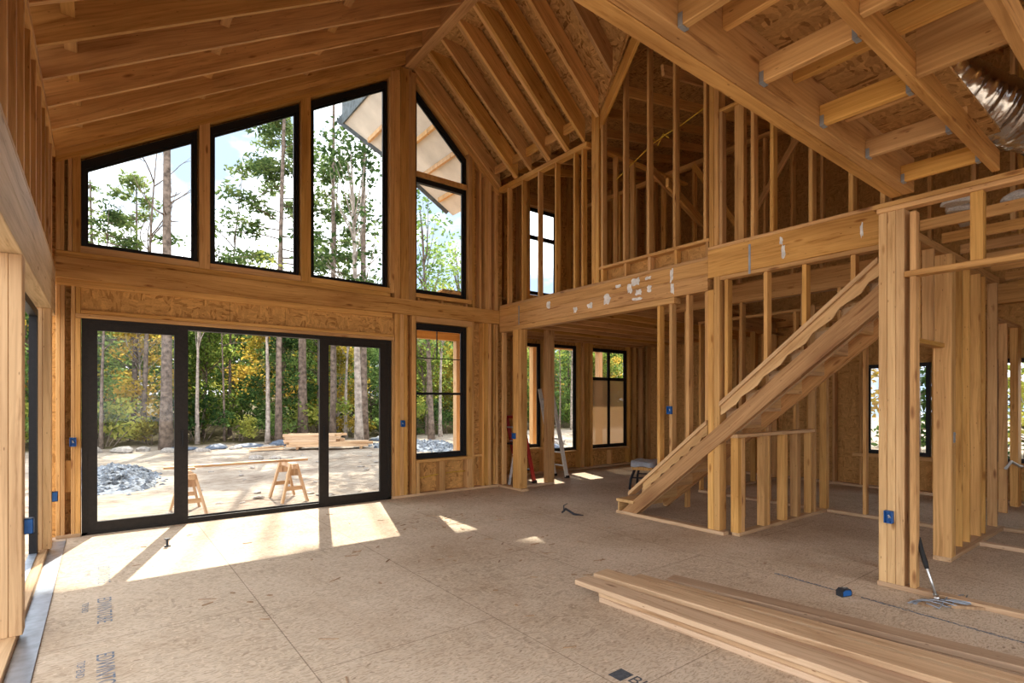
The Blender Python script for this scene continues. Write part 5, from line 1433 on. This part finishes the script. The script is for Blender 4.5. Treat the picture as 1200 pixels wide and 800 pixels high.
for k in range(110):
    if k < 30:
        x, y = 3.4 + rng.normal() * 0.35, 5.9 + rng.normal() * 0.2
    elif k < 60:
        x, y = 3.2 + rng.normal() * 0.8, 4.6 + rng.normal() * 0.7
    else:
        x, y = rng.uniform(0.1, 5.0), rng.uniform(1.6, 7.3)
    if 2.7 < x < 4.7 and y < 3.15: continue
    o = obj('wood_chip', cmesh[k % 5], None, (x, y, 0.0005), (0, 0, rng.uniform(0, 6.28)), label='small wood sliver on the dusty subfloor', cat='chip', group='wood slivers strewn on the subfloor', kind='thing')
# dark twisted scrap and upright scrap
mb = MB().tube([(0, 0, 0.012), (0.05, 0.03, 0.06), (0.11, 0.0, 0.035), (0.17, -0.05, 0.012), (0.30, -0.09, 0.010)], [0.012, 0.02, 0.014, 0.016, 0.006], 6)
mb.tube([(0.03, 0, 0.03), (0.02, 0.05, 0.10), (0.07, 0.06, 0.13)], [0.012, 0.009, 0.004], 6)
o = mb.build('rag_scrap', 'dark_plastic', label='dark twisted scrap on the floor before the stair foot', cat='scrap', kind='thing'); o.location = (4.92, 5.33, 0)
o.rotation_euler = (0, 0, -0.9)
mb = MB().box(-0.028, 0.028, -0.02, 0.02, 0.0, 0.012).tube([(0, 0, 0.012), (0, 0, 0.075)], 0.012, 8).tube([(0, 0, 0.075), (0, 0, 0.086)], 0.026, 10)
o = mb.build('metal_fitting', 'dark_plastic', label='little upright metal fitting on the sunlit floor by the open door', cat='fitting', kind='thing'); o.location = (0.55, 6.62, 0)

# ------------------------------------------------------------------ tools and boxes
tp = empty('tape_measure', (4.60, 1.755, 0), -0.35, label='dark blue tape measure on the floor near the big corner post', cat='tape measure', kind='thing')
prof = [(-0.05, 0, 0.0), (0.045, 0, 0.0), (0.05, 0, 0.012), (0.05, 0, 0.035), (0.035, 0, 0.055), (-0.025, 0, 0.06), (-0.05, 0, 0.04)]
MB().prism([(x, -0.028, z) for x, _, z in prof], (0, 0.056, 0)).build('tape_case', 'dark_plastic', tp)
MB().prism([(x * 0.78, -0.031, 0.008 + z * 0.72) for x, _, z in prof], (0, 0.062, 0)).build('tape_label', 'blue', tp)
MB().box(0.046, 0.062, -0.012, 0.012, 0.003, 0.006).box(0.06, 0.062, -0.012, 0.012, 0.0, 0.012).build('tape_tongue', 'steel', tp)
MB().box(0.0, 0.03, -0.01, 0.01, 0.055, 0.063).build('lock_button', 'steel', tp)

hm = empty('hammer', (5.02, 1.28, 0.02), label='black-handled hammer standing on its head against the hall floor plate', cat='hammer', kind='thing')
top = Vector((0.16, 0.16, 0.40))
MB().tube([(0, 0, 0.015), top * 0.5, top * 0.62], [0.011, 0.010, 0.012], 8).build('shaft', 'steel', hm, True)
MB().tube([top * 0.48, top * 0.6, top * 0.8, top * 0.95, top * 1.0, top * 1.02 + Vector((-0.015, 0, 0.012))], [0.014, 0.019, 0.017, 0.020, 0.021, 0.013], 10).build('grip', 'rubber', hm, True)
mb = MB().tube([(-0.055, -0.02, 0.018), (-0.03, -0.01, 0.018)], 0.019, 10).tube([(-0.03, -0.01, 0.018), (0.03, 0.01, 0.02)], [0.013, 0.015], 8)
for s_ in (-1, 1):
    mb.tube([(0.02, 0.008 + s_ * 0.006, 0.02), (0.065, 0.02 + s_ * 0.012, 0.016), (0.10, 0.035 + s_ * 0.016, 0.004)], [0.011, 0.008, 0.003], 6)
mb.build('hammer_head', 'steel', hm, True)
mb = MB()
for k in range(7):
    a0 = rg.uniform(0, 6.28); pts = []
    for q in range(9):
        t = q / 8
        pts.append((4.93 + 0.42 * (t - 0.35) + 0.06 * math.sin(7 * t + a0), 1.22 - 0.22 * (t - 0.5) + 0.06 * math.cos(5 * t + a0), 0.006 + 0.028 * abs(math.sin(4 * t + a0))))
    mb.tube(pts, 0.0045, 5)
mb.build('wire_tangle', 'galv', smooth=True, label='tangle of grey wire offcuts around the standing hammer', cat='wire', kind='thing')
for k, (x, y, r_, L) in enumerate(((5.03, 1.10, 0.3, 0.26), (4.86, 1.33, -0.6, 0.14))):
    o = chip(x, y, L, 0.05, r_ - 1.2, 'grey_wood', '%s weathered offcut beside the standing hammer' % ('long', 'short')[k], 0.02)

def wall_box(pos, facing, label, tab=True):
    """blue electrical box; facing '-x' or '-y'"""
    r = empty('electrical_box', pos, 0 if facing == '-x' else math.pi / 2, label=label, cat='electrical box', group='blue electrical boxes', kind='thing')
    w, h, d = 0.058, 0.098, 0.045
    mb = MB()
    mb.box(-0.004, 0, -w / 2, w / 2, -h / 2, h / 2)
    mb.box(-d, 0, -w / 2, -w / 2 + 0.004, -h / 2, h / 2).box(-d, 0, w / 2 - 0.004, w / 2, -h / 2, h / 2)
    mb.box(-d, 0, -w / 2, w / 2, -h / 2, -h / 2 + 0.004).box(-d, 0, -w / 2, w / 2, h / 2 - 0.004, h / 2)
    mb.build('box_shell', 'blue', r)
    mb = MB()
    for s_ in (-1, 1):
        mb.box(-d, -d + 0.012, -0.009, 0.009, s_ * (h / 2 - 0.008) - 0.006, s_ * (h / 2 - 0.008) + 0.006)
    mb.build('screw_tab', 'blue', r)
    MB().tube([(-0.006, 0, 0), (-0.02, 0.004, 0.012), (-0.014, -0.008, -0.01), (-0.026, 0.0, -0.004)], 0.006, 6).build('wire_stub', 'white_metal', r)
    return r
wall_box((HX0 - 0.001, 1.60, 0.58), '-x', 'blue electrical box on the big corner post')
wall_box((-0.244, GY - 0.001, 1.06), '-y', 'blue electrical box on the king stud beside the patio door')
wall_box((LX + 0.046, 4.66, 0.71), '-x', 'blue electrical box on the near post of the side opening')
wall_box((LX + 0.046, 7.12, 0.55), '-x', 'low blue electrical box on the far post of the side opening')
wall_box((3.73, GY - 0.001, 1.16), '-y', 'blue electrical box between patio door and double-hung window')
wall_box((RX - 0.001, 4.09, 1.40), '-x', 'blue electrical box on the second stud above the lower stair plate')
wall_box((RX - 0.031, 7.2, 0.92), '-x', 'blue electrical box on the inside gable corner post')
mb = MB().box(-0.002, 0, -0.03, 0.03, -0.05, 0.05).tube([(-0.002, 0, 0.03), (-0.012, 0, 0.03)], 0.008, 8).tube([(-0.002, 0.01, -0.02), (-0.012, 0.01, -0.02)], 0.007, 8)
o = mb.build('metal_bracket', 'galv', label='small grey metal bracket on the hall studs', cat='bracket', kind='thing'); o.location = (6.42, CY0 - 0.052, 1.17); o.rotation_euler = (0, 0, math.pi / 2)

# torn white paper on the beams
def paper(y, z, w, h, seed, label, x=RX - 0.0205):
    q = random.Random(seed); n_ = 14; pts = []
    for k in range(n_):
        a = 2 * math.pi * k / n_
        r_ = q.uniform(0.55, 1.0)
        sq = max(abs(math.cos(a)), abs(math.sin(a)))
        pts.append((0, math.cos(a) / sq * w / 2 * r_, math.sin(a) / sq * h / 2 * r_))
    o = MB().prism(pts, (-0.002, 0, 0)).build('paper_scrap', 'paper', label=label, cat='paper scrap', group='torn paper on the beams', kind='thing')
    o.location = (x, y, z)
for k, (u_y, z, w, h) in enumerate(((6.35, 3.02, .10, .14), (5.75, 2.86, .10, .10), (5.45, 2.88, .12, .10), (5.12, 2.93, .16, .17), (4.93, 3.07, .12, .06), (4.72, 3.0, .10, .14), (4.62, 3.08, .16, .12), (4.57, 2.93, .14, .10), (4.40, 2.95, .08, .12), (4.42, 3.09, .12, .05), (4.06, 3.06, .06, .18), (4.05, 2.89, .06, .16), (4.6, 2.85, .2, .05))):
    paper(u_y, z, w, h, k, '%s white paper scrap on the beam over the back room, from the gable' % ORD[k])
paper(2.72, 3.17, .045, .10, 31, 'small upper white tag on the deep stair beam')
paper(2.70, 3.05, .055, .15, 32, 'long lower white tag on the deep stair beam')
for k, (y, z) in enumerate(((7.1, 2.95), (3.06, 3.05))):
    o = MB().box(-0.003, 0, -0.012, 0.012, -0.16, 0.16).build('metal_strap', 'galv', label='thin grey strap on the %s' % ('beam close to the inside gable corner', 'deep stair beam')[k], cat='strap', kind='thing')
    o.location = (RX - 0.0205, y, z)
paper(1.98, 3.09, .03, .16, 40, 'narrow grey tag on the deep stair beam beside the corner post')

# ------------------------------------------------------------------ ladder, stool, duct, loft odds
ld = empty('stepladder', (6.18, 7.62, 0), label='red stepladder half hidden by the inside corner post', cat='ladder', kind='thing')
def rail(a, b, mat, name, w=0.03, h=0.075):
    timber(name, a, b, w, h, side=(0, 1, 0), mat=mat, parent=ld)
for y in (0.0, 0.46):
    rail((0.17, y, 0), (-0.13, y, 1.22), 'red', 'front_rail')
    rail((-0.42, y, 0), (-0.15, y, 1.20), 'white_metal', 'rear_rail', 0.022, 0.045)
for k in range(4):
    z = 0.24 + 0.26 * k; x = 0.17 - 0.30 * z / 1.22
    MB().box(x - 0.045, x + 0.045, 0.015, 0.445, z - 0.012, z + 0.012).build('step', 'white_metal' if k else 'dark_plastic', ld)
MB().box(-0.20, -0.06, -0.02, 0.48, 1.19, 1.24).build('top_cap', 'red', ld)
MB().box(-0.14, 0.10, 0.03, 0.43, 0.70, 0.73).box(-0.02, 0.09, 0.06, 0.4, 0.62, 0.70).build('tool_tray', 'dark_plastic', ld)
for y in (0.0, 0.46):
    MB().box(0.125, 0.215, y - 0.025, y + 0.025, 0.0, 0.05).build('foot', 'rubber', ld)

lt = empty('ladder', (7.24, 7.72, 0), label='pale aluminium ladder leaning beside the lone room post', cat='ladder', kind='thing')
for y in (0.0, 0.36):
    timber('side_rail', (0.02, y, 0.03), (-0.22, y + 0.18, 1.75), 0.03, 0.085, side=(0, 1, 0), mat='white_metal', parent=lt)
    MB().box(-0.02, 0.07, y - 0.025, y + 0.025, 0.0, 0.05).build('foot', 'rubber', lt)
for k in range(6):
    t = (k + 0.8) / 6.6
    MB().tube([(0.02 - 0.24 * t, 0.18 * t, 0.03 + 1.72 * t), (0.02 - 0.24 * t, 0.36 + 0.18 * t, 0.03 + 1.72 * t)], 0.016, 8).build('rung', 'white_metal', lt, True)

sl = empty('work_stool', (7.55, 6.05, 0), 0.5, label='low padded work stool behind the stair foot', cat='stool', kind='thing')
import bmesh
bm = bmesh.new(); bmesh.ops.create_cube(bm, size=1.0)
bmesh.ops.subdivide_edges(bm, edges=bm.edges, cuts=4, use_grid_fill=True)
for v in bm.verts:
    x, y, z = v.co
    k = 1 - 0.22 * (abs(2 * x) ** 4 + abs(2 * y) ** 4) * 0.5
    v.co = Vector((x * 0.62 * (1 - 0.1 * abs(2 * y) ** 3), y * 0.42 * (1 - 0.1 * abs(2 * x) ** 3), 0.43 + z * 0.09 * k + 0.012 * math.sin(9 * x) * math.cos(8 * y)))
me = bpy.data.meshes.new('cushion'); bm.to_mesh(me); bm.free(); me.materials.append(M['fabric'])
me.polygons.foreach_set('use_smooth', [True] * len(me.polygons))
obj('cushion', me, sl)
MB().box(-0.27, 0.27, -0.17, 0.17, 0.33, 0.385).build('seat_frame', 'wood', sl)
for sx in (-1, 1):
    for sy in (-1, 1):
        MB().tube([(sx * 0.22, sy * 0.13, 0.34), (sx * 0.30, sy * 0.18, 0.18), (sx * 0.33, sy * 0.20, 0.0)], [0.022, 0.022, 0.02], 8).build('leg', 'dark_plastic', sl, True)
MB().tube([(-0.28, -0.17, 0.2), (-0.28, 0.17, 0.2)], 0.012, 8).tube([(0.28, -0.17, 0.2), (0.28, 0.17, 0.2)], 0.012, 8).build('stretcher', 'dark_plastic', sl, True)

# flexible foil duct above the hall opening
cp = [Vector(p) for p in ((5.25, 1.62, 4.5), (5.30, 1.45, 4.28), (5.42, 1.28, 4.02), (5.65, 1.10, 3.86), (5.95, 0.92, 3.79), (6.3, 0.72, 3.77), (6.75, 0.45, 3.78), (7.15, 0.22, 3.80))]
def spline(t):
    n_ = len(cp) - 1; f = min(t * n_, n_ - 1e-6); i_ = int(f); u = f - i_
    p0, p1, p2, p3 = cp[max(i_ - 1, 0)], cp[i_], cp[i_ + 1], cp[min(i_ + 2, n_)]
    return 0.5 * ((2 * p1) + (p2 - p0) * u + (2 * p0 - 5 * p1 + 4 * p2 - p3) * u * u + (3 * p1 - p0 - 3 * p2 + p3) * u ** 3)
N_ = 150
MB().tube([spline(k / N_) for k in range(N_ + 1)], [0.235 + 0.004 * math.sin(k * 2.09) + 0.006 * math.sin(k * 0.7) for k in range(N_ + 1)], 28).build('air_duct', 'foil', smooth=True, label='crinkled silver foil air duct curving above the hall opening', cat='duct', kind='thing')
for k in (28, 96):
    MB().tube([spline(k / N_), spline((k + 1.5) / N_)], 0.256, 28, False).build('duct_strap', 'dark_plastic', bpy.data.objects['air_duct'])
timber('duct_hanger', spline(0.36) + Vector((0, 0, 0.24)), spline(0.36) + Vector((0, 0, 3.0)), 0.03, 0.004, mat='galv', label='thin strap hanging the foil duct from the loft roof', cat='strap')

for k, (x, y, z, s_) in enumerate(((5.62, 1.30, 3.22, 0.07), (5.98, 1.36, 3.24, 0.08), (6.4, 1.38, 3.24, 0.08), (5.95, 1.0, 3.22, 0.07))):
    o = obj('plastic_bundle', rocks('plastic_bundle', 3, 'poly', 20 + k, 1.0, 0.9), None, (x, y, z - 0.06), (0, 0, k), label='%s milky plastic bundle stuffed above the hall plates' % ORD[k], cat='bundle', group='milky plastic bundles above the hall', kind='thing')
    o.scale = (s_, s_ * 1.4, s_)
pts = [(5.75, 5.1, 4.62), (5.72, 4.8, 4.72), (5.71, 4.45, 4.86), (5.71, 4.25, 4.9), (5.71, 4.0, 4.93), (5.72, 3.65, 5.02)]
MB().tube(pts, 0.007, 6).tube([(5.71, 4.5, 4.80), (5.70, 4.42, 4.92), (5.70, 4.36, 4.80), (5.71, 4.28, 4.93), (5.71, 4.2, 4.84)], 0.007, 6).build('cable', 'yellow', smooth=True, label='yellow cable strung through the tall loft studs', cat='cable', kind='thing')
pts = [(9.5, 1.68, 0.62), (9.72, 1.66, 0.70), (9.95, 1.67, 0.66), (10.2, 1.66, 0.60), (10.45, 1.67, 0.58)]
MB().tube(pts, 0.018, 6).build('cable', 'white_metal', smooth=True, label='pale cable hanging across the studs at the hall end', cat='cable', kind='thing')
